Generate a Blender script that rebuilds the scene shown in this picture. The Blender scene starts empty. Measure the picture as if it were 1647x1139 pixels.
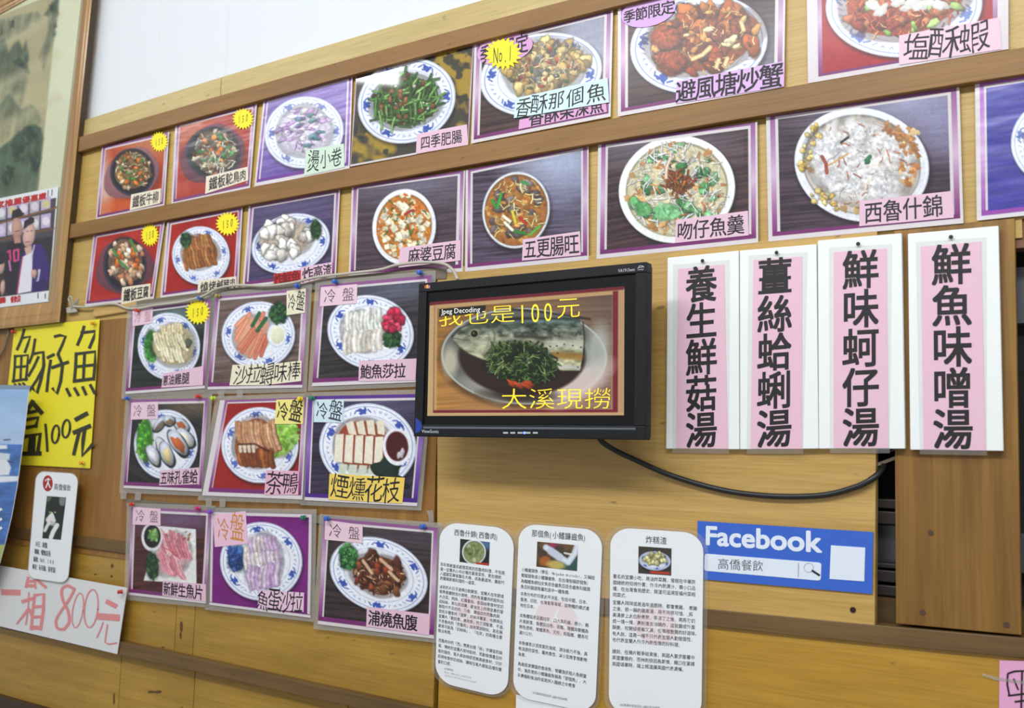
import bpy, math, random
import numpy as np
from mathutils import Vector

# ------------------------------------------------------------------ camera, world, light, exposure
scene = bpy.context.scene
COL = scene.collection
W0, H0 = 1647.0, 1139.0
FPX = 1487.86                       # focal length in pixels of the 1647 wide frame
LIFT = 1.95                         # floor is z = 0
CAM = np.array([1.97231, -1.52915, -0.49539 + LIFT])
ROT = (1.6742, -0.023396, 0.562564)

cam_data = bpy.data.cameras.new('camera')
cam_data.sensor_width = 36.0
cam_data.lens = FPX / W0 * 36.0
cam_data.dof.use_dof = True
cam_data.dof.focus_distance = 1.75
cam_data.dof.aperture_fstop = 5.0
cam_data.clip_start = 0.02
cam = bpy.data.objects.new('camera', cam_data)
cam.location = CAM
cam.rotation_euler = ROT
COL.objects.link(cam)
scene.camera = cam

world = bpy.data.worlds.new('world')
world.use_nodes = True
world.node_tree.nodes['Background'].inputs[0].default_value = (0.93, 0.96, 1.0, 1)
world.node_tree.nodes['Background'].inputs[1].default_value = 0.55
scene.world = world


def area(name, loc, target, sx, sy, power, col=(0.95, 0.98, 1.0)):
    l = bpy.data.lights.new(name, 'AREA')
    l.shape = 'RECTANGLE'
    l.size, l.size_y = sx, sy
    l.energy = power
    l.color = col
    o = bpy.data.objects.new(name, l)
    o.location = loc
    o.rotation_euler = (Vector(target) - Vector(loc)).to_track_quat('-Z', 'Y').to_euler()
    COL.objects.link(o)


area('ceiling_tube_light', (0.9, -2.1, 3.25), (0.9, -0.7, 1.3), 2.4, 0.3, 54)
area('ceiling_tube_light', (-1.7, -1.4, 3.25), (-0.9, -0.3, 1.6), 1.4, 0.3, 10)
area('ceiling_tube_light', (2.7, -2.2, 3.25), (1.9, -0.4, 1.3), 1.4, 0.3, 30)
area('card_glare_light', (-0.84, -1.6, 3.2), (0.62, 0.0, 2.29), 0.3, 0.12, 3.2)  # small unseen lamp, added so its reflection glares on the green bean card

scene.view_settings.view_transform = 'Standard'
scene.view_settings.look = 'None'
scene.view_settings.gamma = 1.0
scene.view_settings.use_curve_mapping = False
scene.view_settings.exposure = 0.0

# ------------------------------------------------------------------ points on the wall
rx, ry, rz = ROT


def _rot():
    cx, sx, cy, sy, cz, sz = math.cos(rx), math.sin(rx), math.cos(ry), math.sin(ry), math.cos(rz), math.sin(rz)
    Rx = np.array([[1, 0, 0], [0, cx, -sx], [0, sx, cx]])
    Ry = np.array([[cy, 0, sy], [0, 1, 0], [-sy, 0, cy]])
    Rz = np.array([[cz, -sz, 0], [sz, cz, 0], [0, 0, 1]])
    return Rz @ Ry @ Rx


CR = _rot()


def PA(px, py, d=0.0):
    """photo measurements -> points of the plane standing d metres in front of the wall"""
    px = np.asarray(px, float)
    py = np.asarray(py, float)
    v = np.stack([(px - W0 / 2) / FPX, (H0 / 2 - py) / FPX, -np.ones_like(px)], -1) @ CR.T
    t = (-np.asarray(d, float) - CAM[1]) / v[..., 1]
    return CAM + v * t[..., None]


def P(px, py, d=0.0):
    return PA(px, py, d)


def homog(q):
    """unit square (TL,TR,BR,BL) -> quad q"""
    A, b = [], []
    for (u, v), (x, y) in zip(((0, 0), (1, 0), (1, 1), (0, 1)), q):
        A.append([u, v, 1, 0, 0, 0, -u * x, -v * x]); b.append(x)
        A.append([0, 0, 0, u, v, 1, -u * y, -v * y]); b.append(y)
    return np.append(np.linalg.solve(np.array(A, float), np.array(b, float)), 1).reshape(3, 3)


def hmap(H, u, v):
    u = np.asarray(u, float); v = np.asarray(v, float)
    w = H[2, 0] * u + H[2, 1] * v + H[2, 2]
    return (H[0, 0] * u + H[0, 1] * v + H[0, 2]) / w, (H[1, 0] * u + H[1, 1] * v + H[1, 2]) / w


def qlerp(q, u0, v0, u1, v1):
    H = homog(q)
    return [tuple(float(c) for c in hmap(H, u, v)) for u, v in ((u0, v0), (u1, v0), (u1, v1), (u0, v1))]


# ------------------------------------------------------------------ materials
def lin(c):
    c = np.asarray(c, float) / 255.0
    return np.where(c <= 0.04045, c / 12.92, ((c + 0.055) / 1.055) ** 2.4)


def rgba(c):
    return tuple(float(x) for x in lin(c)) + (1.0,)


MATS = {}


def mat(name, col, rough=0.6, metal=0.0, coat=0.0, spec=0.5, emit=None):
    if name in MATS:
        return MATS[name]
    m = bpy.data.materials.new(name)
    m.use_nodes = True
    b = m.node_tree.nodes['Principled BSDF']
    b.inputs['Base Color'].default_value = rgba(col)
    b.inputs['Roughness'].default_value = rough
    b.inputs['Metallic'].default_value = metal
    b.inputs['Coat Weight'].default_value = coat
    b.inputs['Specular IOR Level'].default_value = spec
    if emit:
        b.inputs['Emission Color'].default_value = rgba(col)
        b.inputs['Emission Strength'].default_value = emit
    MATS[name] = m
    return m


def print_mat(name, rough=0.3, coat=0.0, bump=0.0, bscale=(30, 30, 30), emit=0.0, spec=0.5, coat_rough=0.22):
    m = bpy.data.materials.new(name)
    m.use_nodes = True
    nt = m.node_tree
    b = nt.nodes['Principled BSDF']
    a = nt.nodes.new('ShaderNodeAttribute')
    a.attribute_name = 'ink'
    if emit:
        b.inputs['Base Color'].default_value = (0.01, 0.01, 0.01, 1)
        nt.links.new(a.outputs['Color'], b.inputs['Emission Color'])
        b.inputs['Emission Strength'].default_value = emit
    else:
        nt.links.new(a.outputs['Color'], b.inputs['Base Color'])
    b.inputs['Roughness'].default_value = rough
    b.inputs['Coat Weight'].default_value = coat
    b.inputs['Coat Roughness'].default_value = coat_rough
    b.inputs['Specular IOR Level'].default_value = spec
    if bump:
        tc = nt.nodes.new('ShaderNodeTexCoord')
        mp = nt.nodes.new('ShaderNodeMapping')
        mp.inputs['Scale'].default_value = bscale
        mp.inputs['Rotation'].default_value = (0, 0.25, 0)
        n = nt.nodes.new('ShaderNodeTexNoise')
        n.inputs['Scale'].default_value = 1.0
        n.inputs['Detail'].default_value = 2.0
        bp = nt.nodes.new('ShaderNodeBump')
        bp.inputs['Strength'].default_value = bump
        bp.inputs['Distance'].default_value = 0.01
        nt.links.new(tc.outputs['Object'], mp.inputs['Vector'])
        nt.links.new(mp.outputs['Vector'], n.inputs['Vector'])
        nt.links.new(n.outputs['Fac'], bp.inputs['Height'])
        nt.links.new(bp.outputs['Normal'], b.inputs['Normal'])
        nt.links.new(bp.outputs['Normal'], b.inputs['Coat Normal'])
    return m


def wood(name, c0, c1, grain='x', rough=0.45, knots=0.35, coat=0.0, scale=1.0, dark=(70, 45, 18)):
    m = bpy.data.materials.new(name)
    m.use_nodes = True
    nt = m.node_tree
    N, L = nt.nodes, nt.links
    b = N['Principled BSDF']
    tc = N.new('ShaderNodeTexCoord')

    def noise(sc, detail=4.0, dist=0.0):
        mp = N.new('ShaderNodeMapping')
        mp.inputs['Scale'].default_value = sc
        n = N.new('ShaderNodeTexNoise')
        n.inputs['Scale'].default_value = scale
        n.inputs['Detail'].default_value = detail
        n.inputs['Distortion'].default_value = dist
        L.new(tc.outputs['Object'], mp.inputs['Vector'])
        L.new(mp.outputs['Vector'], n.inputs['Vector'])
        return n

    def sc(al, ac):
        return (al, 3, ac) if grain == 'x' else (ac, 3, al)

    n1 = noise(sc(1.6, 38), 5, 0.6)
    n2 = noise(sc(9, 260), 2)
    n3 = noise(sc(2.2, 4.5), 3, 0.8)
    n4 = noise(sc(22, 60), 1)
    r1 = N.new('ShaderNodeValToRGB')
    r1.color_ramp.elements[0].position = 0.3
    r1.color_ramp.elements[1].position = 0.7
    r1.color_ramp.elements[0].color = rgba(c0)
    r1.color_ramp.elements[1].color = rgba(c1)
    L.new(n1.outputs['Fac'], r1.inputs['Fac'])

    def mix(kind, fac_sock, fac_val, a, bcol):
        mx = N.new('ShaderNodeMix')
        mx.data_type = 'RGBA'
        mx.blend_type = kind
        if fac_sock is None:
            mx.inputs[0].default_value = fac_val
        else:
            L.new(fac_sock, mx.inputs[0])
        L.new(a, mx.inputs[6])
        if isinstance(bcol, tuple):
            mx.inputs[7].default_value = bcol
        else:
            L.new(bcol, mx.inputs[7])
        return mx.outputs[2]

    r3 = N.new('ShaderNodeValToRGB')
    r3.color_ramp.elements[0].position = 0.35
    r3.color_ramp.elements[1].position = 0.75
    r3.color_ramp.elements[0].color = (0, 0, 0, 1)
    r3.color_ramp.elements[1].color = (knots,) * 3 + (1,)
    L.new(n3.outputs['Fac'], r3.inputs['Fac'])
    c = mix('MIX', r3.outputs['Color'], 0, r1.outputs['Color'], rgba(tuple(0.72 * x for x in c0)))
    r2 = N.new('ShaderNodeValToRGB')
    r2.color_ramp.elements[0].position = 0.3
    r2.color_ramp.elements[1].position = 0.65
    r2.color_ramp.elements[0].color = (0.72, 0.68, 0.62, 1)
    r2.color_ramp.elements[1].color = (1, 1, 1, 1)
    L.new(n2.outputs['Fac'], r2.inputs['Fac'])
    c = mix('MULTIPLY', None, 0.6, c, r2.outputs['Color'])
    r4 = N.new('ShaderNodeValToRGB')
    r4.color_ramp.elements[0].position = 0.74
    r4.color_ramp.elements[1].position = 0.8
    r4.color_ramp.elements[0].color = (0, 0, 0, 1)
    r4.color_ramp.elements[1].color = (0.55, 0.55, 0.55, 1)
    L.new(n4.outputs['Fac'], r4.inputs['Fac'])
    c = mix('MIX', r4.outputs['Color'], 0, c, rgba(dark))
    L.new(c, b.inputs['Base Color'])
    b.inputs['Roughness'].default_value = rough
    b.inputs['Coat Weight'].default_value = coat
    b.inputs['Coat Roughness'].default_value = 0.2
    bp = N.new('ShaderNodeBump')
    bp.inputs['Strength'].default_value = 0.15
    bp.inputs['Distance'].default_value = 0.002
    L.new(n2.outputs['Fac'], bp.inputs['Height'])
    L.new(bp.outputs['Normal'], b.inputs['Normal'])
    MATS[name] = m
    return m


M_PRINT = print_mat('laminated_print', 0.5, 0.35, spec=0.25)
M_PRINT_GLOSSY = print_mat('glossy_laminate_print', 0.5, 1.0, spec=0.25, coat_rough=0.05)
M_PRINT_MATTE = print_mat('paper_print', 0.6)
M_PRINT_WRINKLE = print_mat('wrinkled_laminate_print', 0.4, 0.5, 0.3, (7, 20, 26))
M_SCREEN = print_mat('lit_screen', 0.4, emit=0.95, spec=0.15)
M_PAPER = mat('white_paper', (236, 238, 240), 0.55)
M_FILM_EDGE = mat('laminate_edge', (214, 214, 208), 0.3)
M_INK = mat('black_ink', (26, 22, 26), 0.55)
M_PLASTER = mat('white_plaster', (224, 227, 230), 0.75)



def film_mat(name, amount, col):
    film = bpy.data.materials.new(name)
    film.use_nodes = True
    _nt = film.node_tree
    _b = _nt.nodes['Principled BSDF']
    _b.inputs['Base Color'].default_value = rgba(col)
    _b.inputs['Roughness'].default_value = 0.2
    _tr = _nt.nodes.new('ShaderNodeBsdfTransparent')
    _mx = _nt.nodes.new('ShaderNodeMixShader')
    _mx.inputs[0].default_value = amount
    _nt.links.new(_tr.outputs[0], _mx.inputs[1])
    _nt.links.new(_b.outputs[0], _mx.inputs[2])
    _nt.links.new(_mx.outputs[0], _nt.nodes['Material Output'].inputs['Surface'])
    return film


M_FILM = film_mat('clear_laminate_film', 0.3, (196, 192, 184))
M_FILM_CLEAR = film_mat('thin_clear_film', 0.1, (206, 204, 200))

WD_BOARD = wood('yellow_board', (196, 160, 86), (206, 172, 98), 'x', 0.4, 0.12)
WD_STRIP = wood('pale_yellow_board', (192, 168, 102), (205, 182, 120), 'x', 0.4, 0.2)
WD_RAIL = wood('brown_rail', (138, 96, 42), (158, 114, 56), 'x', 0.5, 0.35)
WD_LEDGE = wood('dull_ledge', (104, 78, 42), (128, 98, 56), 'x', 0.5, 0.5)
WD_PLY = wood('light_plywood', (198, 158, 86), (212, 175, 104), 'x', 0.4, 0.22)
WD_OLD = wood('old_brown_panel', (142, 98, 42), (170, 122, 58), 'z', 0.45, 0.5)
WD_OCHRE = wood('ochre_plank', (172, 132, 50), (192, 152, 66), 'x', 0.38, 0.45)
WD_VARN = wood('varnished_board', (184, 138, 42), (198, 152, 56), 'x', 0.3, 0.25, 0.2)
WD_DARK = wood('walnut_board', (122, 82, 26), (166, 122, 52), 'z', 0.5, 0.5)
WD_GREY = wood('grey_batten', (116, 106, 88), (138, 128, 108), 'x', 0.55, 0.4)
WD_FRAME = wood('golden_frame_wood', (160, 112, 50), (196, 150, 78), 'z', 0.3, 0.2, 0.4)
M_DARK = mat('dark_recess', (34, 31, 30), 0.8)
M_STEEL = mat('dull_steel', (108, 112, 116), 0.35, 0.6)


# ------------------------------------------------------------------ mesh helpers
def tag(o, label=None, cat=None, group=None, kind=None):
    if label: o['label'] = label
    if cat: o['category'] = cat
    if group: o['group'] = group
    if kind: o['kind'] = kind
    return o


def empty(name, loc, label, cat, group=None):
    o = bpy.data.objects.new(name, None)
    o.empty_display_size = 0.05
    o.location = loc
    COL.objects.link(o)
    return tag(o, label, cat, group)


def link(name, verts, faces, material, parent=None, smooth=False, colors=None, bevel=0.0):
    verts = np.asarray(verts, float).reshape(-1, 3)
    if parent is not None:
        base = np.array(parent.location if parent.parent is None else parent.parent.location)
        loc = np.zeros(3)
    else:
        base = (verts.min(0) + verts.max(0)) / 2
        loc = base
    me = bpy.data.meshes.new(name)
    me.from_pydata([tuple(v) for v in verts - base], [], faces)
    if colors is not None:
        at = me.color_attributes.new('ink', 'FLOAT_COLOR', 'POINT')
        c = np.ones((len(verts), 4), np.float32)
        c[:, :3] = lin(np.clip(np.asarray(colors).reshape(-1, 3), 0, 1) * 255)
        at.data.foreach_set('color', c.ravel())
    me.update()
    o = bpy.data.objects.new(name, me)
    o.location = loc
    me.materials.append(material)
    COL.objects.link(o)
    if parent is not None:
        o.parent = parent
    if smooth:
        me.polygons.foreach_set('use_smooth', [True] * len(me.polygons))
    if bevel:
        bv = o.modifiers.new('bevel', 'BEVEL')
        bv.width = bevel
        bv.segments = 2
        bv.limit_method = 'ANGLE'
    return o


def prism_verts(front, thick):
    """front: outline points (N,3) clockwise seen from the room; the slab goes back `thick`"""
    front = np.asarray(front, float)
    n = len(front)
    back = front.copy()
    back[:, 1] += thick
    faces = [list(range(n))[::-1], list(range(n, 2 * n))]
    for i in range(n):
        j = (i + 1) % n
        faces.append([i, j, n + j, n + i])
    return np.vstack([front, back]), faces


def slab(name, outline_px, d, thick, material, parent=None, bevel=0.0):
    o = np.asarray(outline_px, float)
    v, f = prism_verts(PA(o[:, 0], o[:, 1], d), thick)
    return link(name, v, f, material, parent, bevel=bevel)


class Geo:
    """collects boxes, tubes and lathes into one mesh"""
    def __init__(s):
        s.v, s.f = [], []

    def add(s, v, f):
        n = len(s.v)
        s.v += [tuple(map(float, p)) for p in v]
        s.f += [[i + n for i in q] for q in f]

    def box(s, x0, x1, y0, y1, z0, z1):
        v = [(x, y, z) for x in (x0, x1) for y in (y0, y1) for z in (z0, z1)]
        s.add(v, [[0, 1, 3, 2], [4, 6, 7, 5], [0, 4, 5, 1], [2, 3, 7, 6], [0, 2, 6, 4], [1, 5, 7, 3]])

    def tube(s, pts, r, n=8):
        pts = [np.asarray(p, float) for p in pts]
        rings = []
        up = np.array([0.0, 0.0, 1.0])
        for i, p in enumerate(pts):
            t = pts[min(i + 1, len(pts) - 1)] - pts[max(i - 1, 0)]
            t /= np.linalg.norm(t) + 1e-12
            a = np.cross(t, up if abs(t[2]) < 0.95 else np.array([1.0, 0, 0]))
            a /= np.linalg.norm(a)
            b = np.cross(t, a)
            rr = r[i] if isinstance(r, (list, tuple)) else r
            rings.append([p + rr * (math.cos(2 * math.pi * k / n) * a + math.sin(2 * math.pi * k / n) * b) for k in range(n)])
        v = [q for g in rings for q in g]
        f = []
        for i in range(len(rings) - 1):
            for k in range(n):
                f.append([i * n + k, i * n + (k + 1) % n, (i + 1) * n + (k + 1) % n, (i + 1) * n + k])
        f.append(list(range(n))[::-1])
        f.append([(len(rings) - 1) * n + k for k in range(n)])
        s.add(v, f)

    def build(s, name, material, parent=None, smooth=False, bevel=0.0):
        return link(name, s.v, s.f, material, parent, smooth, bevel=bevel)


def smooth_path(pts, n=8):
    pts = [np.asarray(p, float) for p in pts]
    out = []
    for i in range(len(pts) - 1):
        p0, p1, p2, p3 = pts[max(i - 1, 0)], pts[i], pts[i + 1], pts[min(i + 2, len(pts) - 1)]
        for k in range(n):
            t = k / n
            out.append(0.5 * (2 * p1 + (p2 - p0) * t + (2 * p0 - 5 * p1 + 4 * p2 - p3) * t * t + (3 * p1 - p0 - 3 * p2 + p3) * t ** 3))
    out.append(pts[-1])
    return out


def rail(name, top, bot, d, thick, material, parent=None, n=14):
    """board whose long edges follow the measured (slightly bowed) lines"""
    tx, ty = zip(*top)
    bx, by = zip(*bot)
    x0, x1 = max(tx[0], bx[0]), min(tx[-1], bx[-1])
    pt = np.polyfit(tx, ty, 2 if len(tx) > 2 else 1)
    pb = np.polyfit(bx, by, 2 if len(bx) > 2 else 1)
    v, f = [], []
    for i in range(n + 1):
        x = x0 + (x1 - x0) * i / n
        a = P(x, np.polyval(pt, x), d)
        b = P(x, np.polyval(pb, x), d)
        b[0] = a[0] = (a[0] + b[0]) / 2
        v += [a, b, b + np.array([0, thick, 0]), a + np.array([0, thick, 0])]
        if i:
            k = 4 * (i - 1)
            for e in range(4):
                f.append([k + e, k + (e + 1) % 4, k + 4 + (e + 1) % 4, k + 4 + e])
    f.append([3, 2, 1, 0])
    k = 4 * n
    f.append([k, k + 1, k + 2, k + 3])
    return link(name, v, f, material, parent, bevel=0.0012)


# ------------------------------------------------------------------ printed pictures: colour grids
class Pic:
    def __init__(s, q, pitch=1.25, seed=1):
        s.q = q
        s.H = homog(q)
        s.Hi = np.linalg.inv(s.H)
        d = lambda a, b: math.hypot(a[0] - b[0], a[1] - b[1])
        s.w = max(8, int(max(d(q[0], q[1]), d(q[3], q[2])) / pitch) + 1)
        s.h = max(8, int(max(d(q[0], q[3]), d(q[1], q[2])) / pitch) + 1)
        s.U, s.V = np.meshgrid(np.linspace(0, 1, s.w), np.linspace(0, 1, s.h))
        s.X, s.Y = hmap(s.H, s.U, s.V)
        s.C = np.ones((s.h, s.w, 3)) * 0.92
        s.rs = np.random.RandomState(seed)
        s.clip = (0, 0, s.w, s.h)

    def noise(s, scx, scy, ang=0.0, octv=2):
        """value noise over the sheet, 0..1"""
        ca, sa = math.cos(ang), math.sin(ang)
        out = np.zeros_like(s.X); amp = 1.0; tot = 0
        for o in range(octv):
            u = ((s.X * ca + s.Y * sa) / scx * 2 ** o)
            v = ((-s.X * sa + s.Y * ca) / scy * 2 ** o)
            u = u - u.min(); v = v - v.min()
            lat = s.rs.rand(int(v.max()) + 3, int(u.max()) + 3)
            i, j = v.astype(int), u.astype(int)
            fv, fu = v - i, u - j
            fv = fv * fv * (3 - 2 * fv); fu = fu * fu * (3 - 2 * fu)
            out += amp * ((lat[i, j] * (1 - fu) + lat[i, j + 1] * fu) * (1 - fv) + (lat[i + 1, j] * (1 - fu) + lat[i + 1, j + 1] * fu) * fv)
            tot += amp; amp *= 0.5
        return out / tot

    def win(s, x0, y0, x1, y1):
        u, v = hmap(s.Hi, [x0, x1, x1, x0], [y0, y0, y1, y1])
        c = s.clip
        i0 = max(c[0], int(u.min() * (s.w - 1)) - 1); i1 = min(c[2], int(u.max() * (s.w - 1)) + 3)
        j0 = max(c[1], int(v.min() * (s.h - 1)) - 1); j1 = min(c[3], int(v.max() * (s.h - 1)) + 3)
        if i1 <= i0 or j1 <= j0:
            return None
        return (slice(j0, j1), slice(i0, i1))

    def clip_uv(s, u0, v0, u1, v1):
        s.clip = (int(round(u0 * (s.w - 1))), int(round(v0 * (s.h - 1))), int(round(u1 * (s.w - 1))) + 1, int(round(v1 * (s.h - 1))) + 1)

    def put(s, sl, a, col):
        col = np.asarray(col, float) / 255.0
        s.C[sl] = s.C[sl] * (1 - a[..., None]) + np.clip(col, 0, 1) * a[..., None]

    def full(s):
        c = s.clip
        return (slice(c[1], c[3]), slice(c[0], c[2]))

    def fill(s, col):
        sl = s.full()
        s.C[sl] = np.asarray(col, float) / 255.0

    def rect(s, u0, v0, u1, v1, c0, c1=None, cm=None):
        """uv rectangle with optional vertical gradient c0 -> cm -> c1"""
        m = (s.U >= u0) & (s.U <= u1) & (s.V >= v0) & (s.V <= v1)
        c0 = np.asarray(c0, float)
        if c1 is None:
            s.C[m] = c0 / 255
            return
        t = ((s.V - v0) / max(v1 - v0, 1e-6))[m][:, None]
        c1 = np.asarray(c1, float)
        if cm is None:
            s.C[m] = (c0 * (1 - t) + c1 * t) / 255
        else:
            cm = np.asarray(cm, float)
            s.C[m] = np.where(t < 0.5, c0 * (1 - 2 * t) + cm * 2 * t, cm * (2 - 2 * t) + c1 * (2 * t - 1)) / 255

    def woodbg(s, c0, c1, ang=-0.15, along=70, across=3.0):
        n = s.noise(along, across, ang, 3)
        n = np.clip((n - 0.25) / 0.5, 0, 1)[..., None]
        sl = s.full()
        s.C[sl] = ((np.asarray(c0, float) * (1 - n) + np.asarray(c1, float) * n) / 255)[sl]

    def mottle(s, c0, c1, size, thr=0.5, soft=0.12, a=1.0, sy=None):
        n = s.noise(size, sy or size, 0.2, 3)
        al = np.clip((n - thr) / soft, 0, 1) * a
        sl = s.full()
        s.put(sl, al[sl], c1)

    def ell(s, cx, cy, rx_, ry_, rot=0.0, col=(255, 255, 255), a=1.0, soft=1.2, light=0.0, edge=0.0):
        r = max(rx_, ry_) + soft
        sl = s.win(cx - r, cy - r, cx + r, cy + r)
        if sl is None: return
        X, Y = s.X[sl] - cx, s.Y[sl] - cy
        c, q = math.cos(rot), math.sin(rot)
        xr, yr = (X * c + Y * q) / rx_, (-X * q + Y * c) / ry_
        rr = np.sqrt(xr * xr + yr * yr)
        al = np.clip((1 - rr) * min(rx_, ry_) / soft + 0.5, 0, 1) * a
        colr = np.asarray(col, float)
        if light or edge:
            f = 1 + light * (-0.4 * X / rx_ - 0.6 * Y / ry_) - edge * rr ** 3
            colr = colr * f[..., None]
        s.put(sl, al, colr)

    def ring(s, cx, cy, rx_, ry_, rot, wd, col, a=1.0, soft=1.0):
        r = max(rx_, ry_) + wd
        sl = s.win(cx - r, cy - r, cx + r, cy + r)
        if sl is None: return
        X, Y = s.X[sl] - cx, s.Y[sl] - cy
        c, q = math.cos(rot), math.sin(rot)
        rr = np.sqrt(((X * c + Y * q) / rx_) ** 2 + ((-X * q + Y * c) / ry_) ** 2)
        al = np.clip((wd / 2 - abs(rr - 1) * (rx_ + ry_) / 2) / soft + 0.5, 0, 1) * a
        s.put(sl, al, col)

    def blob(s, cx, cy, rx_, ry_, rot, col, jag=0.18, light=0.25, edge=0.25, a=1.0, shadow=0.0, soft=1.2):
        r = max(rx_, ry_) * 1.5 + 2
        sl = s.win(cx - r, cy - r, cx + r, cy + r)
        if sl is None: return
        X, Y = s.X[sl] - cx, s.Y[sl] - cy
        c, q = math.cos(rot), math.sin(rot)
        xr, yr = (X * c + Y * q) / rx_, (-X * q + Y * c) / ry_
        th = np.arctan2(yr, xr)
        ph = s.rs.rand(3) * 6.28
        k = 1 + jag * (0.6 * np.sin(2 * th + ph[0]) + 0.5 * np.sin(3 * th + ph[1]) + 0.35 * np.sin(5 * th + ph[2]))
        rr = np.sqrt(xr * xr + yr * yr) / k
        if shadow:
            al = np.clip((1.18 - rr) * min(rx_, ry_) / (soft * 1.5) + 0.5, 0, 1) * shadow
            s.put(sl, al, np.asarray(col, float) * 0.3)
        al = np.clip((1 - rr) * min(rx_, ry_) / soft + 0.5, 0, 1) * a
        f = 1 + light * (-0.45 * X / rx_ - 0.55 * Y / ry_).clip(-1, 1) - edge * np.clip(rr, 0, 1) ** 3
        s.put(sl, al, np.asarray(col, float) * f[..., None])

    def stroke(s, pts, wd, col, a=1.0, soft=1.1, hi=0.0):
        xs = [p[0] for p in pts]; ys = [p[1] for p in pts]
        sl = s.win(min(xs) - wd, min(ys) - wd, max(xs) + wd, max(ys) + wd)
        if sl is None: return
        X, Y = s.X[sl], s.Y[sl]
        d = np.full(X.shape, 1e9)
        for (ax, ay), (bx, by) in zip(pts[:-1], pts[1:]):
            vx, vy = bx - ax, by - ay
            t = np.clip(((X - ax) * vx + (Y - ay) * vy) / (vx * vx + vy * vy + 1e-9), 0, 1)
            d = np.minimum(d, np.hypot(X - ax - t * vx, Y - ay - t * vy))
        al = np.clip((wd / 2 - d) / soft + 0.5, 0, 1) * a
        c = np.asarray(col, float)
        if hi:
            c = c * (1 + hi * (0.5 - (2 * d / wd).clip(0, 1)))[..., None]
        s.put(sl, al, c)

    def poly(s, pts, col, a=1.0, soft=1.2, fx=None):
        xs = [p[0] for p in pts]; ys = [p[1] for p in pts]
        sl = s.win(min(xs) - 2, min(ys) - 2, max(xs) + 2, max(ys) + 2)
        if sl is None: return
        X, Y = s.X[sl], s.Y[sl]
        ins = np.zeros(X.shape, bool); d = np.full(X.shape, 1e9)
        for (ax, ay), (bx, by) in zip(pts, pts[1:] + pts[:1]):
            vx, vy = bx - ax, by - ay
            t = np.clip(((X - ax) * vx + (Y - ay) * vy) / (vx * vx + vy * vy + 1e-9), 0, 1)
            d = np.minimum(d, np.hypot(X - ax - t * vx, Y - ay - t * vy))
            if abs(vy) > 1e-9:
                ins ^= ((ay > Y) != (by > Y)) & (X < vx * (Y - ay) / vy + ax)
        al = np.clip(np.where(ins, d, -d) / soft + 0.5, 0, 1) * a
        c = np.asarray(col, float)
        if fx is not None:
            c = fx(X, Y)
        s.put(sl, al, c)

    def build(s, name, d, material, parent, grain=0.012):
        s.C += s.rs.normal(0, grain, s.C.shape)
        v = PA(s.X, s.Y, d)
        i = np.arange(s.w * s.h).reshape(s.h, s.w)
        f = np.stack([i[:-1, :-1], i[1:, :-1], i[1:, 1:], i[:-1, 1:]], -1).reshape(-1, 4)
        return link(name, v.reshape(-1, 3), f.tolist(), material, parent, colors=s.C.reshape(-1, 3))


R = random.Random(7)
GREENS = [(52, 96, 42), (74, 124, 50), (38, 74, 36), (96, 146, 70)]


def plate(p, cx, cy, rx_, ry_, rot=0.0, wash=0.0, well=0.68, nfl=6, ph=0.3, tint=(236, 239, 247)):
    """white porcelain plate with the blue sprig border"""
    blue = np.array((52, 78, 168)) * (1 - wash) + np.array((225, 225, 240)) * wash
    c, q = math.cos(rot), math.sin(rot)
    pt = lambda r, t: (cx + rx_ * r * math.cos(t) * c - ry_ * r * math.sin(t) * q, cy + rx_ * r * math.cos(t) * q + ry_ * r * math.sin(t) * c)
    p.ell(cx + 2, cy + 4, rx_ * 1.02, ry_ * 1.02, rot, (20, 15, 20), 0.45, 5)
    p.ell(cx, cy, rx_, ry_, rot, tint, 1, 1.3, 0.03)
    p.ring(cx, cy, rx_ * .985, ry_ * .985, rot, 1.4, (190, 200, 226), 0.8)
    p.ring(cx, cy, rx_ * .925, ry_ * .925, rot, max(.9, rx_ * .016), blue * .6 + 90, 0.85)
    p.ell(cx, cy, rx_ * well, ry_ * well, rot, (222, 224, 232), 0.75, 4, -0.06)
    p.ring(cx, cy, rx_ * (well + .03), ry_ * (well + .03), rot, max(.8, rx_ * .013), blue * .5 + 115, 0.7)
    k = math.sqrt(rx_ * ry_)
    for i in range(nfl):
        t = ph + 2 * math.pi * i / nfl
        for dt, dr, sz in ((0, 0, .058), (.07, .035, .04), (-.07, .035, .04), (.05, -.04, .036), (-.05, -.04, .036)):
            x, y = pt(.82 + dr, t + dt)
            p.blob(x, y, k * sz, k * sz, 0, blue, .35, 0, 0, .92)
        for sgn in (-1, 1):
            p.stroke([pt(.86, t + sgn * .14), pt(.80, t + sgn * .21)], max(1, k * .03), blue, .85)
        m = 4
        for j in range(m):
            t2 = t + (2 * math.pi / nfl) * (.3 + .4 * j / (m - 1))
            s_ = .025 if j % 2 else -.025
            p.stroke([pt(.85, t2 + s_), pt(.81, t2), pt(.85 if j % 3 else .79, t2 - s_)], max(.7, k * .014), blue * .7 + 50, .75)


def bowl(p, cx, cy, rx_, ry_, rot, rim=.88, soup=(200, 150, 90), rimcol=(232, 234, 240)):
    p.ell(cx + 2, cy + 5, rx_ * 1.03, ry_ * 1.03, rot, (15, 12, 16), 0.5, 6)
    p.ell(cx, cy, rx_, ry_, rot, rimcol, 1, 1.4, 0.05)
    p.ring(cx, cy, rx_ * .96, ry_ * .96, rot, 1.5, (250, 250, 252), .7)
    p.ell(cx, cy, rx_ * rim, ry_ * rim, rot, tuple(.72 * x for x in soup), 1, 2)
    p.ell(cx, cy + 1, rx_ * (rim - .03), ry_ * (rim - .03), rot, soup, 1, 2)


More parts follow.
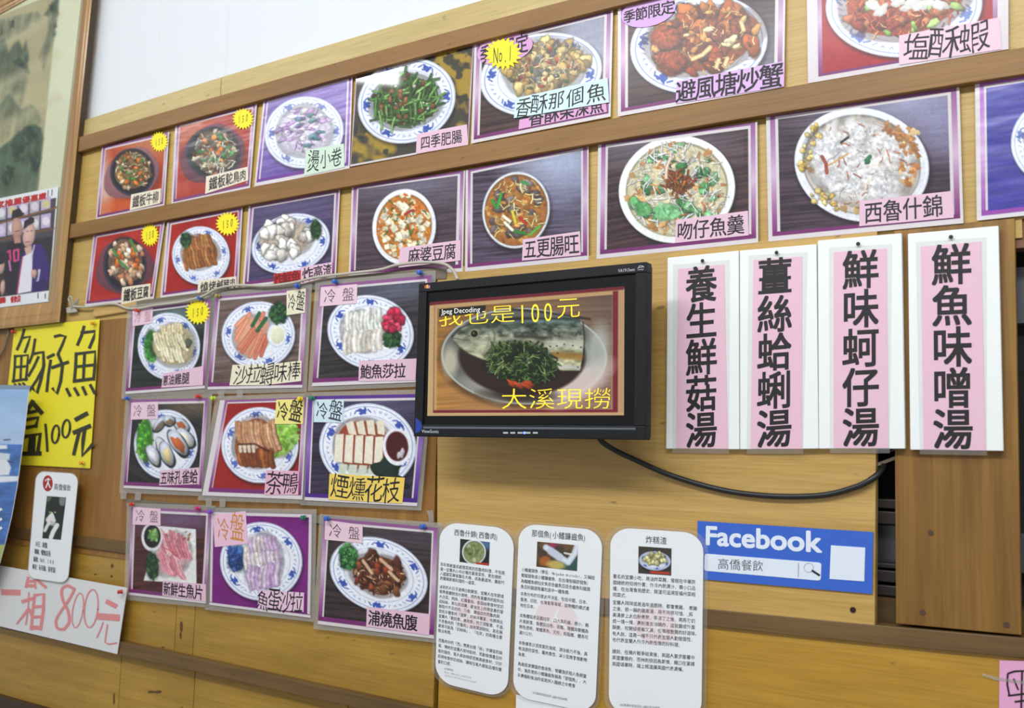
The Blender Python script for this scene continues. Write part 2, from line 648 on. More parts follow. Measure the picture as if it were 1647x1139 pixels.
def food(p, reg, base, layers):
    """reg = cx,cy,rx,ry,rot.  layer = kind, n, colours, size range, aspect, angle range, fill"""
    cx, cy, rx_, ry_, rot = reg
    c, q = math.cos(rot), math.sin(rot)
    if base is not None:
        p.blob(cx, cy, rx_ * .96, ry_ * .96, rot, base, .06, .1, .1, 1, .35, 2)
    for kind, n, cols, sz, asp, ang, fillr in layers:
        pts = []
        for _ in range(n):
            r, t = math.sqrt(R.random()) * fillr, R.random() * 6.283
            x, y = r * rx_ * math.cos(t), r * ry_ * math.sin(t)
            pts.append((cx + x * c - y * q, cy + x * q + y * c))
        pts.sort(key=lambda a: a[1])
        for x, y in pts:
            s_ = R.uniform(*sz)
            col = np.array(R.choice(cols)) * R.uniform(.85, 1.12)
            th = R.uniform(*ang) if ang else R.uniform(0, 3.14)
            if kind == 'blob':
                p.blob(x, y, s_, s_ / asp, th, col, .2, .3, .25, 1, .45)
            elif kind == 'flat':
                p.blob(x, y, s_, s_ / asp, th, col, .3, .1, .05, .9)
            elif kind == 'soft':
                p.blob(x, y, s_, s_ / asp, th, col, .35, .06, 0, .5, soft=max(3, s_ * .5))
            elif kind == 'cube':
                pp = [(x + s_ * math.cos(th + a) * (1 if i % 2 else asp), y + s_ * math.sin(th + a)) for i, a in enumerate((.78, 2.36, 3.93, 5.5))]
                p.poly([(a + .8, b + 1.2) for a, b in pp], col * .45, .6, 1.6)
                p.poly(pp, col, 1, 1.2)
                p.poly([pp[0], pp[1], ((pp[1][0] + pp[2][0]) / 2, (pp[1][1] + pp[2][1]) / 2), ((pp[0][0] + pp[3][0]) / 2, (pp[0][1] + pp[3][1]) / 2)], col * .86, .7, 1.4)
            else:
                dx, dy = s_ * math.cos(th), s_ * math.sin(th)
                bnd = R.uniform(-.35, .35) * (1 if kind == 'shred' else .35)
                pl = [(x - dx, y - dy), (x - dy * bnd, y + dx * bnd), (x + dx, y + dy)]
                w = s_ / asp
                p.stroke([(a + .7, b + .9) for a, b in pl], w * 1.5, col * .35, .5)
                p.stroke(pl, w, col, 1, 1.0, .35)


    sl = p.win(cx - max(rx_, ry_) * 1.1, cy - max(rx_, ry_) * 1.1, cx + max(rx_, ry_) * 1.1, cy + max(rx_, ry_) * 1.1)
    if sl is not None and layers:
        X, Y = p.X[sl] - cx, p.Y[sl] - cy
        m = np.clip((1.0 - np.sqrt(((X * c + Y * q) / rx_) ** 2 + ((-X * q + Y * c) / ry_) ** 2)) * 6, 0, 1)
        t = p.noise(4.5, 4.5, .3, 3)[sl] - .5
        p.C[sl] = np.clip(p.C[sl] * (1 + .55 * (t * m)[..., None]), 0, 1)


def parsley(p, cx, cy, rx_, ry_, n=26, cols=((34, 70, 40), (46, 92, 48), (24, 52, 32), (66, 116, 58))):
    food(p, (cx, cy, rx_, ry_, 0), cols[2], [('flat', n, cols, (rx_ * .16, rx_ * .34), 1.2, None, 1.0), ('flat', n // 2, [cols[3]], (rx_ * .06, rx_ * .14), 1.3, None, .8)])


def tex(p, cx, cy, rx_, ry_, amp=.4, sc=4.0):
    """uneven tone of the cooked surface in the photo"""
    sl = p.win(cx - rx_, cy - ry_, cx + rx_, cy + ry_)
    if sl is None: return
    m = np.clip((1 - np.hypot((p.X[sl] - cx) / rx_, (p.Y[sl] - cy) / ry_)) * 5, 0, 1)
    p.C[sl] = np.clip(p.C[sl] * (1 + amp * ((p.noise(sc, sc, .4, 3)[sl] - .5) * m)[..., None]), 0, 1)


def slices(p, x0, y0, x1, y1, n, length, th, w, cols, gap=None, bend=0.13):
    """row of overlapping slices from x0,y0 to x1,y1"""
    for i in range(n):
        t = i / max(n - 1, 1)
        x, y = x0 + (x1 - x0) * t, y0 + (y1 - y0) * t
        l = length * R.uniform(.78, 1.08) / 2
        a = th + R.uniform(-.13, .13)
        y += R.uniform(-.07, .07) * length
        dx, dy = l * math.cos(a), l * math.sin(a)
        pl = [(x - dx, y - dy), (x - dy * bend, y + dx * bend), (x + dx, y + dy)]
        col = np.array(R.choice(cols)) * R.uniform(.95, 1.05)
        if gap is not None:
            p.stroke([(a_ + w * .22, b_ + .6) for a_, b_ in pl], w * 1.12, gap, .9)
        p.stroke(pl, w, col, 1, 1.1, .2)
        p.stroke([(a_ + w * .28, b_) for a_, b_ in pl], w * .3, col * .8, .6)
    tex(p, (x0 + x1) / 2, (y0 + y1) / 2, abs(x1 - x0) * .75 + 8, length * .75, .45, 5)


# ------------------------------------------------------------------ lettering
GC = {}
LAYERS = {}


def glyph(ch, off=0.0, res=2):
    """outline of a character; off > 0 thickens the strokes by that radius (in ems)"""
    k = (ch, off, res)
    if k not in GC:
        cu = bpy.data.curves.new('glyph', 'FONT')
        cu.body = ch
        cu.resolution_u = res
        cu.offset = min(off, 0.0)
        o = bpy.data.objects.new('glyph', cu)
        COL.objects.link(o)
        dg = bpy.context.evaluated_depsgraph_get()
        me = bpy.data.meshes.new_from_object(o.evaluated_get(dg))
        v = np.array([(a.co.x, a.co.y) for a in me.vertices]).reshape(-1, 2)
        f = [list(a.vertices) for a in me.polygons]
        bpy.data.objects.remove(o)
        bpy.data.curves.remove(cu)
        bpy.data.meshes.remove(me)
        if off > .004 and len(v):
            n = 8 if off > .02 else 4
            vs, fs = [], []
            for i in range(n):
                a = 2 * math.pi * (i + .5) / n
                fs += [[j + len(v) * i for j in q] for q in f]
                vs.append(v + off * np.array([math.cos(a), math.sin(a)]) * (1.25 if n == 4 else 1.05))
            v, f = np.vstack(vs), fs
            LAYERS[id(v)] = n
        GC[k] = (v, f)
    return GC[k]


class Ink:
    """flat ink shapes lying on a sheet, all in one mesh"""
    def __init__(s, d):
        s.d, s.v, s.f, s.k = d, [], [], 0

    def add(s, px, py, faces, d=None, layers=1):
        n = len(s.v)
        d = s.d if d is None else d
        if layers > 1:
            d = d + np.repeat(np.arange(layers) * 1.5e-5, len(px) // layers)
        s.v += list(PA(px, py, d))
        s.f += [[i + n for i in q] for q in faces]

    def cells(s, q, text, off=0.0, res=2, vertical=False, hand=0.0, grow=1.0):
        """one em cell per character inside quad q"""
        H = homog(q)
        n = len(text)
        rr = random.Random(len(text) * 31 + ord(text[0]))
        for i, ch in enumerate(text):
            if ch in ' \u3000': continue
            v, f = glyph(ch, off, res)
            if len(v) == 0: continue
            x = v[:, 0] - .5; y = .38 - v[:, 1]
            if ord(ch) < 128:
                x = v[:, 0] - (v[:, 0].max() + v[:, 0].min()) / 2
            if hand:
                a = rr.uniform(-.1, .1) * hand; k = rr.uniform(.92, 1.12); sh = rr.uniform(-.22, .02) * hand
                x, y = (x * math.cos(a) - y * math.sin(a)) * k, (x * math.sin(a) + y * math.cos(a)) * k * rr.uniform(.95, 1.12)
                x = x + sh * y
                y = y + .04 * hand * np.sin(4 * x + i) + rr.uniform(-.06, .06) * hand
                x = x + .03 * hand * np.sin(6 * y + 2 * i)
            x, y = x * grow, y * grow
            if vertical:
                u, w = x + .5, (i + .5 + y) / n
            else:
                u, w = (i + .5 + x) / n, y + .5
            s.add(*hmap(H, u, w), f, layers=LAYERS.get(id(v), 1))

    def line(s, q, text, off=0.0, res=2):
        """whole string stretched to the quad (bounding box)"""
        v, f = glyph(text, off, res)
        mn, mxx = v.min(0), v.max(0)
        u = (v[:, 0] - mn[0]) / (mxx[0] - mn[0]); w = 1 - (v[:, 1] - mn[1]) / (mxx[1] - mn[1])
        s.add(*hmap(homog(q), u, w), f, layers=LAYERS.get(id(v), 1))

    def em(s, H, u, v, size, asp, text, res=1, off=0.0):
        """body text in sheet uv: left u, centre v, em height size (in v), asp = em width in u / em height in v"""
        for ch in text:
            adv, sq = (.45, .8) if ord(ch) < 128 else (1.0, 1.0)
            if ch != ' ':
                g, f = glyph(ch, off, res)
                if len(g):
                    s.add(*hmap(H, u + g[:, 0] * sq * size * asp, v + (.38 - g[:, 1]) * size), f, layers=LAYERS.get(id(g), 1))
            u += adv * size * asp

    def pen(s, pts, w, taper=1.0):
        """felt-pen stroke through pts (photo measures)"""
        pts = [np.array(p_, float) for p_ in pts]
        n = len(pts)
        l, r = [], []
        for i, p_ in enumerate(pts):
            t = pts[min(i + 1, n - 1)] - pts[max(i - 1, 0)]
            t /= np.linalg.norm(t) + 1e-9
            nn = np.array([-t[1], t[0]]) * w / 2 * (1 + (taper - 1) * i / max(n - 1, 1))
            e = t * w * .3 * (-1 if i == 0 else (1 if i == n - 1 else 0))
            l.append(p_ + nn + e); r.append(p_ - nn + e)
        a = np.array(l + r)
        s.k += 1
        s.add(a[:, 0], a[:, 1], [[i, i + 1, n + i + 1, n + i] for i in range(n - 1)], s.d + 2.5e-5 * s.k)

    def poly(s, pts, d=None):
        a = np.array(pts, float)
        s.add(a[:, 0], a[:, 1], [list(range(len(pts)))], d)

    def build(s, name, material, parent):
        return link(name, s.v, s.f, material, parent)


def rounded(q, ru, rv, n=7):
    """outline of quad q with rounded corners (radii in u and v)"""
    H = homog(q)
    out = []
    for cu, cv, a0 in ((ru, rv, 180), (1 - ru, rv, 270), (1 - ru, 1 - rv, 0), (ru, 1 - rv, 90)):
        for i in range(n + 1):
            a = math.radians(a0 + 90 * i / n)
            x, y = hmap(H, cu + ru * math.cos(a), cv + rv * math.sin(a))
            out.append((float(x), float(y)))
    return out


def starburst(cx, cy, rx_, ry_, n=20):
    return [(cx + rx_ * (1 if i % 2 == 0 else .74) * math.cos(math.pi * i / n), cy + ry_ * (1 if i % 2 == 0 else .74) * math.sin(math.pi * i / n)) for i in range(2 * n)]


def cen(q):
    return sum(a for a, _ in q) / len(q), sum(b for _, b in q) / len(q)


# ------------------------------------------------------------------ the setting
def X_(px, py, d=0.0): return float(P(px, py, d)[0])
def Z_(px, py, d=0.0): return float(P(px, py, d)[2])


def struct(name, x0, x1, y0, y1, z0, z1, m, bevel=0.0):
    g = Geo()
    g.box(x0, x1, y0, y1, z0, z1)
    return tag(g.build(name, m, bevel=bevel), kind='structure')


XL, XR = -1.7, 2.7
M_FLOOR = mat('grey_floor_tile', (150, 148, 142), 0.5)
struct('floor', -4, 5, -5.0, 0.12, -0.1, 0.0, M_FLOOR)
struct('ceiling', -4, 5, -5.0, 0.12, 3.32, 3.42, M_PLASTER)
zs = Z_(400, 108)
cuts = [XL, X_(246, 120), X_(358, 100), X_(800, 0), XR]
for i in range(4):
    struct('wall_upper', cuts[i] + .0002, cuts[i + 1] - .0002, 0.012, 0.04, zs - .08, 3.32, M_PLASTER)
struct('wall_back', XL, XR, 0.085, 0.12, 0.0, 3.32, M_DARK)
# upper board carrying the two rows of dish cards
z_up0, z_up1 = Z_(1000, 440), zs - .02
struct('wall_middle', XL, X_(1640, 250), 0.0, 0.03, z_up0, z_up1, WD_BOARD)
struct('wall_middle', X_(1640, 250), XR, 0.0, 0.03, Z_(1640, 352), z_up1, WD_BOARD)
# old brown panels on the left
zl = Z_(400, 905)
for a, b in ((XL, X_(128, 800)), (X_(128, 800), X_(704, 700))):
    struct('wall_left', a + .0008, b - .0008, -0.002, 0.03, zl - .03, z_up0 - .001, WD_OLD)
# lower planks
zb = Z_(360, 1080)
bx = [XL, X_(40, 890), X_(282, 1010), X_(312, 1010), X_(700, 1050)]
for a, b in zip(bx[:-1], bx[1:]):
    struct('wall_lower', a + .001, b - .001, 0.0, 0.03, zb, zl - .03, WD_OCHRE, .0015)
bx = [XL, X_(193, 1090), X_(312, 1110), X_(560, 1130), X_(705, 1139)]
for a, b in zip(bx[:-1], bx[1:]):
    struct('wall_lower', a + .0012, b - .0012, 0.0, 0.03, 0.0, zb - .001, WD_OCHRE, .0015)
struct('wall_right', X_(705, 1139), XR, -0.001, 0.03, 0.0, Z_(1327, 1020), WD_VARN)

# dark knots and scars in the planks
PLANKS = [o for o in COL.objects if o.name.startswith(('wall_lower', 'wall_right'))]
M_KNOT = mat('dark_knot', (96, 66, 24), .6)
for kx, ky, kw, kh in ((291, 1008, 2.2, 9), (290, 1022, 1.6, 6), (243, 1113, 7, 2.2), (254, 1113, 6, 2.6), (180, 910, 2.4, 4), (179, 927, 2, 2), (153, 924, 2.2, 1), (262, 1041, 3, .9), (183, 1124, 1.4, 10), (1318, 1024, 2.4, 2.4)):
    a = P(kx, ky, 0)
    for o in PLANKS:
        c_ = [o.matrix_basis.translation[i] + Vector(o.bound_box[j])[i] for j in (0, 6) for i in (0, 2)]
        if c_[0] < a[0] < c_[2] and c_[1] < a[2] < c_[3]:
            rr = random.Random(int(kx))
            slab('knot', [(kx + kw * rr.uniform(.7, 1.1) * math.cos(-t * .628), ky + kh * rr.uniform(.7, 1.1) * math.sin(-t * .628)) for t in range(10)], .0022 if o.name.startswith('wall_right') else .0012, .002, M_KNOT, o)
            break

# rails and ledges
def trim(name, *a, **k):
    return tag(rail(name, *a, **k), kind='structure')


T1, B1 = [(96, 203), (153, 187.5), (255, 159), (357, 125), (400, 110), (599, 51), (770, 0), (1000, -62), (1400, -164), (1800, -258)], [(96, 234), (135, 222), (270, 182), (420, 139), (680, 65), (820, 27), (916, 0), (1000, -20), (1400, -118), (1800, -208)]
ct, cb = np.polyfit(*zip(*T1), 2), np.polyfit(*zip(*B1), 2)
for xa, xb in ((130, 354.6), (355.4, 1800)):
    xs_ = np.linspace(xa, xb, 6)
    trim('trim_1' if xa < 200 else 'trim_12', [(x, np.polyval(ct, x)) for x in xs_], [(x, np.polyval(cb, x)) for x in xs_], .006, .02, WD_STRIP)
trim('trim_2', [(121, 222), (135, 218), (270, 178.6), (420, 135), (680, 62.5), (820, 23), (916, 0), (1400, -120), (1800, -210)],
     [(121, 244), (135, 240), (270, 204), (420, 166), (573, 117), (762, 67.6), (998, 7.6), (1400, -88), (1800, -174)], .018, .018, WD_RAIL)
trim('trim_3', [(108, 361), (122, 359), (400, 304), (560, 271), (757.6, 231), (991, 189), (1227, 146.7), (1647, 76.5), (1760, 58), (1950, 27)],
     [(108, 383.5), (122, 381), (400, 330), (560, 301), (757.6, 263), (991, 226), (1227, 184), (1647, 120), (1760, 102), (1950, 74)], .018, .018, WD_RAIL)
trim('trim_4', [(-60, 836), (4, 845), (203, 869), (507, 916), (826, 947), (972, 963), (1131, 980), (1405, 1001), (1647, 1024), (1760, 1036), (1950, 1055)],
     [(-60, 853), (4, 862), (203, 889), (507, 934), (826, 971), (974, 989), (1135, 1009), (1327, 1027), (1647, 1055), (1760, 1068), (1950, 1089)], .008, .03, WD_LEDGE)
trim('trim_5', [(-60, 975), (0, 990), (194, 1033), (360, 1070), (520, 1105), (760, 1158)],
     [(-60, 996), (0, 1011), (194, 1054), (360, 1091), (520, 1127), (760, 1182)], .022, .022, WD_LEDGE)
trim('trim_6', [(-90, 1096), (0, 1120), (60, 1140), (300, 1205)],
     [(-90, 1150), (0, 1172), (60, 1190), (300, 1255)], .022, .022, mat('dark_stained_wood', (62, 44, 30), .5))
trim('trim_7', [(219, 484), (400, 461), (560, 443), (718, 429)], [(219, 498), (400, 478), (560, 460), (718, 449)], .008, .008, WD_GREY)
trim('trim_8', [(150, 497), (219, 485)], [(150, 510), (219, 499)], .008, .008, WD_PLY)
trim('trim_9', [(202, 802), (320, 812), (470, 826), (709, 846)], [(202, 815), (320, 825), (470, 839), (709, 858)], .008, .008, WD_GREY)

# recess between the boards on the right: an old sliding window track
wx0, wx1 = X_(1395, 850, -.045), XR
g = Geo()
for py0, py1, dd in ((803, 818, .03), (822, 843, .04), (906, 914, .03), (917, 936, .035), (940, 957, .042)):
    g.box(wx0, X_(1450, py0, -.045) + .15, .03, .085, Z_(1425, py1, -dd), Z_(1425, py0, -dd))
tag(g.build('window_1', mat('dark_window_track', (50, 44, 42), .5), bevel=.002), kind='structure')
g = Geo()
g.box(wx0, wx1, .06, .085, Z_(1425, 904, -.06), Z_(1425, 845, -.06))
g.box(wx0, wx1, .06, .085, Z_(1640, 520, -.06), Z_(1640, 430, -.06))
tag(g.build('window_2', M_STEEL), kind='structure')
struct('trim_10', wx0, wx1, .035, .085, Z_(1425, 1003, -.035), Z_(1425, 960, -.035), WD_LEDGE)
struct('trim_11', X_(1500, 380), XR, .004, .034, Z_(1640, 398), Z_(1640, 352) - .001, mat('red_brown_beam', (122, 78, 46), .45))

# the two cover boards
o = slab('plywood_board', [(703, 432), (1411, 372), (1407, 1008), (703, 944)], .006, .02, WD_PLY, bevel=.001)
tag(o, 'light plywood cover board behind the monitor with a blue banner on it', 'board')
o = slab('wooden_board', [(1437, 369), (1632, 351), (1643, 1022), (1441, 1003)], .004, .02, WD_DARK, bevel=.001)
tag(o, 'dark walnut-coloured upright board at the right under the last soup sign', 'board')
for (hx, hy) in ((1497, 857), (1484, 985), (1619, 1005)):
    g = Geo()
    a = P(hx, hy, .004)
    g.tube([a + [0, .001, 0], a + [0, -.0012, 0]], .004, 10)
    g.build('screw_head', mat('brown_filler', (82, 60, 42), .5), o)
for (hx, hy) in ((1372, 981),):
    g = Geo(); a = P(hx, hy, .006)
    g.tube([a + [0, .001, 0], a + [0, -.0014, 0]], .0045, 10)
    tag(g.build('screw', mat('dark_screw', (52, 40, 36), .4, .5)), 'dark screw at the lower right corner of the light plywood board', 'screw')
g = Geo()
for i in range(5):
    a = PA([1411, 1441, 1441, 1411], [717 + 5 * i, 712 + 4 * i, 724 + 5.5 * i - 7, 737 + 5.5 * i - 9], -.012)
    v, f = prism_verts(a, .004)
    g.add(v, f)
tag(g.build('folded_paper', mat('beige_folded_paper', (196, 180, 156), .7)), 'wad of beige folded paper stuffed in the dark slit below the soup signs', 'paper')


# ------------------------------------------------------------------ photo cards
PURP = ((142, 84, 140), (122, 46, 110), (206, 178, 204))
PINK = (226, 188, 206)
CREAM = (232, 220, 196)


def sheet_text(root, q, text, bg, ink=(26, 20, 26), hand=0.0, lev=1, name='caption_strip', off=.012, inset=(.06, .1, .94, .92), d=.006, ragged=0.0, grow=1.0, label=None):
    """a slip of paper with writing, stuck on its card"""
    dd = d + .0006 + .0008 * lev
    key = '%s_paper_%d_%d_%d' % ((name,) + tuple(bg))
    s = slab(name, q if not ragged else [q[0], ((q[0][0] + q[1][0]) / 2, (q[0][1] + q[1][1]) / 2 + ragged), q[1], q[2], ((q[3][0] + q[2][0]) / 2, (q[3][1] + q[2][1]) / 2 + ragged), q[3]],
             dd, .0007, mat('slip_%d_%d_%d' % tuple(bg), bg, .5), root)
    if label: s['label'] = label
    if text:
        k = Ink(dd + .0002)
        k.cells(qlerp(q, *inset), text, (off * .75 if not hand else 0.0), 2, hand=hand, grow=grow)
        k.build('lettering', mat('ink_%d_%d_%d' % tuple(ink), ink, .55), s)
    return s


def star(root, cx, cy, rx_, ry_, text='150', d=.006, lev=2, ink=(44, 38, 16), size=1.0):
    dd = d + .0006 + .0008 * lev
    s = slab('price_star', starburst(cx, cy, rx_, ry_), dd, .0007, mat('star_yellow', (250, 232, 20), .5), root)
    k = Ink(dd + .0002)
    w, h = rx_ * .5 * size, ry_ * .46 * size
    k.cells([(cx - w, cy - h + 2), (cx + w, cy - h - 3), (cx + w, cy + h - 3), (cx - w, cy + h + 2)], text, .0, 2, hand=.6, grow=1.0 if len(text) < 4 else 1.4)
    k.build('lettering', mat('ink_%d_%d_%d' % tuple(ink), ink, .55), s)


def menu_card(label, q, paint, bg, d=.006, fr=(.02, .0, .012, .035), pw=.028, wl=.018, seed=1, mprint=None, film_px=0, purp=PURP, tabs=(), name='dish_photo_card'):
    cx, cy = cen(q)
    root = empty(name, tuple(P(cx, cy, d)), label, 'menu card', 'laminated dish photo cards on the wall')
    slab('laminate_sheet', q, d, .0012, M_FILM_EDGE, root)
    if film_px:
        n = film_px
        fq = [(q[0][0] - n, q[0][1] - n * .9), (q[1][0] + n, q[1][1] - n * 1.1), (q[2][0] + n, q[2][1] + n), (q[3][0] - n, q[3][1] + n * 1.1)]
        slab('laminate_film', fq, d - .0014, .0005, M_FILM, root)
    for (tx, ty) in tabs:
        slab('tape_tab', [(tx - 5, ty), (tx + 5, ty), (tx + 4, ty + 13), (tx - 5, ty + 13)], d - .0008, .0004, M_FILM, root)
    p = Pic(q, 1.25, seed)
    p.fill((216, 208, 210))
    l, t, r, b = fr
    p.rect(l, t, 1 - r, 1 - b, purp[0], purp[1], purp[2])
    p.rect(l, 1 - b - pw * 1.3, 1 - r, 1 - b, purp[1], tuple(.95 * x for x in purp[1]))
    p.rect(l + pw, t + pw * .9, 1 - r - pw, 1 - b - pw * 1.3, (214, 206, 208))
    i = (l + pw + wl, t + pw * .9 + wl * 1.3, 1 - r - pw - wl, 1 - b - pw * 1.3)
    p.clip_uv(*i)
    bg(p)
    paint(p)
    sl = p.full()
    p.C[sl] *= (1 + .1 * (p.noise(3.2, 3.2, .5, 2)[sl] - .5))[..., None]
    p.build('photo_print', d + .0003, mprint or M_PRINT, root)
    return root


def solid(c0, c1=None, size=30):
    def f(p):
        p.fill(c0)
        if c1: p.mottle(c0, c1, size, .45, .35, .8)
    return f


def table(c0=(32, 20, 22), c1=(80, 56, 48), ang=-.17, sheen=None):
    def f(p):
        p.woodbg(c0, c1, ang)
        if sheen:
            for cx, cy, a, b, col, al in sheen:
                p.ell(cx, cy, a, b, 0, col, al, max(a, b) * .9)
    return f


def hotplate(p, cx, cy, rx_, ry_, wood_=(150, 100, 106)):
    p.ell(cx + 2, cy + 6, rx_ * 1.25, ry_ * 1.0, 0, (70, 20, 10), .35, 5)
    p.blob(cx - 1, cy + 3, rx_ * 1.3, ry_ * 1.0, -.5, wood_, .08, .15, .1)
    p.ell(cx, cy, rx_, ry_, 0, (30, 28, 38), 1, 1.5)
    p.ring(cx, cy, rx_ * .95, ry_ * .95, 0, 2, (70, 70, 92), .7)


BROWN = [(150, 92, 40), (120, 70, 34), (180, 126, 66), (96, 58, 30)]
BEIGE = [(214, 190, 150), (198, 168, 122), (228, 208, 176)]

# ---- top row
c = menu_card('photo card of sizzling beef in a black pan, leftmost of the top row', [(164, 237), (272, 212), (264, 332), (154, 355)],
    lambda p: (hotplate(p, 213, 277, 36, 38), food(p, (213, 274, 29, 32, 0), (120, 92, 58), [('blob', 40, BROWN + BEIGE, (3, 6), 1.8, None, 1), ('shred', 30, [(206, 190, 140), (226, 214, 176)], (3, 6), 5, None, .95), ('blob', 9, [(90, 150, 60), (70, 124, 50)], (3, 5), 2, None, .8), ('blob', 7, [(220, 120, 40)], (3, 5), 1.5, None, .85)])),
    lambda p: (p.fill((176, 62, 26)), p.ell(240, 225, 50, 30, 0, (190, 130, 90), .7, 30), p.ell(168, 300, 14, 50, 0, (214, 190, 176), .8, 14), p.ell(205, 335, 50, 16, 0, (206, 92, 34), .7, 16)), seed=1)
sheet_text(c, [(211, 313), (259, 303), (257.5, 327), (208.6, 338.6)], '鐵板牛柳', CREAM, off=.02)
star(c, 256, 228, 15, 17)
c = menu_card('photo card of sizzling ostrich meat, second card from the left in the top row', [(282, 201), (413, 167), (402, 303), (275.5, 330)],
    lambda p: (hotplate(p, 343, 246, 44, 42, (110, 56, 72)), food(p, (346, 245, 36, 36, 0), (104, 84, 62), [('blob', 46, BROWN + BEIGE + [(70, 60, 52)], (3, 7), 1.9, None, 1), ('shred', 44, [(232, 226, 206), (214, 206, 180)], (4, 8), 5, None, .95), ('blob', 12, [(80, 160, 70), (60, 130, 54)], (3, 6), 2, None, .85), ('blob', 7, [(226, 132, 50)], (3, 6), 1.4, None, .8)])),
    lambda p: (p.fill((170, 46, 26)), p.ell(300, 210, 40, 26, 0, (200, 130, 100), .7, 24), p.mottle(0, (196, 84, 50), 26, .5, .3, .7)), seed=2, mprint=M_PRINT_WRINKLE)
sheet_text(c, [(331.5, 284), (399, 268), (399, 290), (330, 312)], '鐵板駝鳥肉', CREAM, off=.02)
star(c, 391, 191, 18, 18)
c = menu_card('washed-out lilac photo card of squid rolls on a plate, top row', [(424, 161), (567, 121), (562, 272), (409, 300)],
    lambda p: (plate(p, 489, 213, 64, 57, -.3, .25), food(p, (490, 212, 44, 38, -.3), (216, 206, 226), [('blob', 42, [(230, 222, 236), (206, 184, 222), (190, 150, 206), (238, 234, 240)], (4, 9), 2.4, (-.9, .2), 1), ('blob', 8, [(60, 120, 140), (88, 140, 150)], (4, 9), 2.2, (-.6, .2), .8), ('shred', 20, [(150, 90, 180)], (3, 6), 5, None, .9)])),
    lambda p: (p.woodbg((96, 70, 150), (130, 104, 182), -.2), p.ell(540, 150, 40, 40, 0, (150, 120, 200), .5, 30)), seed=3, mprint=M_PRINT_WRINKLE, purp=((120, 60, 160), (110, 40, 150), (160, 110, 200)))
sheet_text(c, [(492, 241), (553, 231), (554, 269), (489, 283)], '燙小卷', (206, 226, 206), hand=1, off=.0)
c = menu_card('photo card of green beans on a white plate over stone, top row', [(573, 119), (762, 70), (753, 233), (563, 268)],
    lambda p: (plate(p, 654, 162, 80, 67, -.36), food(p, (652, 163, 53, 42, -.3), (64, 66, 34), [('blob', 30, [(120, 70, 44), (150, 90, 56), (70, 50, 36)], (3, 7), 1.4, None, 1), ('stick', 95, [(96, 142, 72), (72, 116, 52), (120, 162, 90), (58, 96, 44)], (9, 17), 4.2, (-1.9, .2), 1), ('blob', 14, [(122, 78, 52), (146, 98, 66)], (3, 6), 1.5, None, .9), ('blob', 6, [(230, 226, 216)], (1.5, 3), 1.4, None, .9)])),
    lambda p: (p.fill((66, 62, 54)), p.mottle(0, (168, 138, 48), 34, .5, .12, .95), p.mottle(0, (40, 42, 46), 18, .62, .1, .8)), fr=(.006, 0, .006, .02), pw=.004, wl=.004, seed=4, mprint=M_PRINT_GLOSSY)
sheet_text(c, [(670.5, 215.5), (750.8, 200), (753, 233), (669, 247.5)], '四季肥腸', PINK, inset=(.08, .16, .9, .86))
c = menu_card('photo card of crisp fried fish pieces with a pale blue handwritten strip, top row', [(763, 70), (986, 15), (982, 187.5), (757.6, 231)],
    lambda p: (plate(p, 870, 120, 99, 66, -.2), food(p, (877, 108, 68, 42, -.22), (140, 116, 66), [('blob', 70, [(206, 170, 98), (186, 148, 80), (222, 192, 126), (160, 124, 70)], (6, 12), 1.4, None, 1), ('blob', 26, [(96, 92, 84), (70, 68, 62), (126, 120, 108)], (3, 8), 1.6, None, .95), ('blob', 14, [(140, 40, 24), (170, 60, 30)], (3, 6), 1.8, None, .8), ('shred', 40, [(236, 216, 160), (226, 200, 140)], (3, 6), 4, None, 1), ('blob', 10, [(60, 84, 40)], (2, 5), 1.6, None, .9)])),
    table((44, 26, 28), (84, 60, 56), -.2, [(950, 60, 60, 60, (170, 180, 206), .75)]), seed=5)
sheet_text(c, [(835.5, 192.6), (974.5, 166), (976, 180), (834, 208)], '香酥柴深魚', (220, 160, 206), off=.02, grow=1.0, inset=(.1, -.9, .97, 1.0))
sheet_text(c, [(829, 158), (977, 125), (979.6, 164.6), (826.5, 190)], '香酥那個魚', (206, 230, 232), hand=.8, lev=3, inset=(.02, .08, .99, .95), grow=.98, label='pale blue handwritten strip')
s = slab('season_label', [(812 + 45 * math.cos(a * .314), 79 - 24 * math.sin(a * .314) - 9 * math.cos(a * .314)) for a in range(20)][::-1], .008, .0007, mat('slip_214_156_206', (214, 156, 206), .5), c)
k = Ink(.0082); k.cells([(772, 74), (850, 50), (850, 84), (772, 104)], '季節限定', .015); k.build('lettering', M_INK, s)
star(c, 809, 86, 31, 27, 'No.1', lev=3, ink=(40, 40, 20), size=1.0)
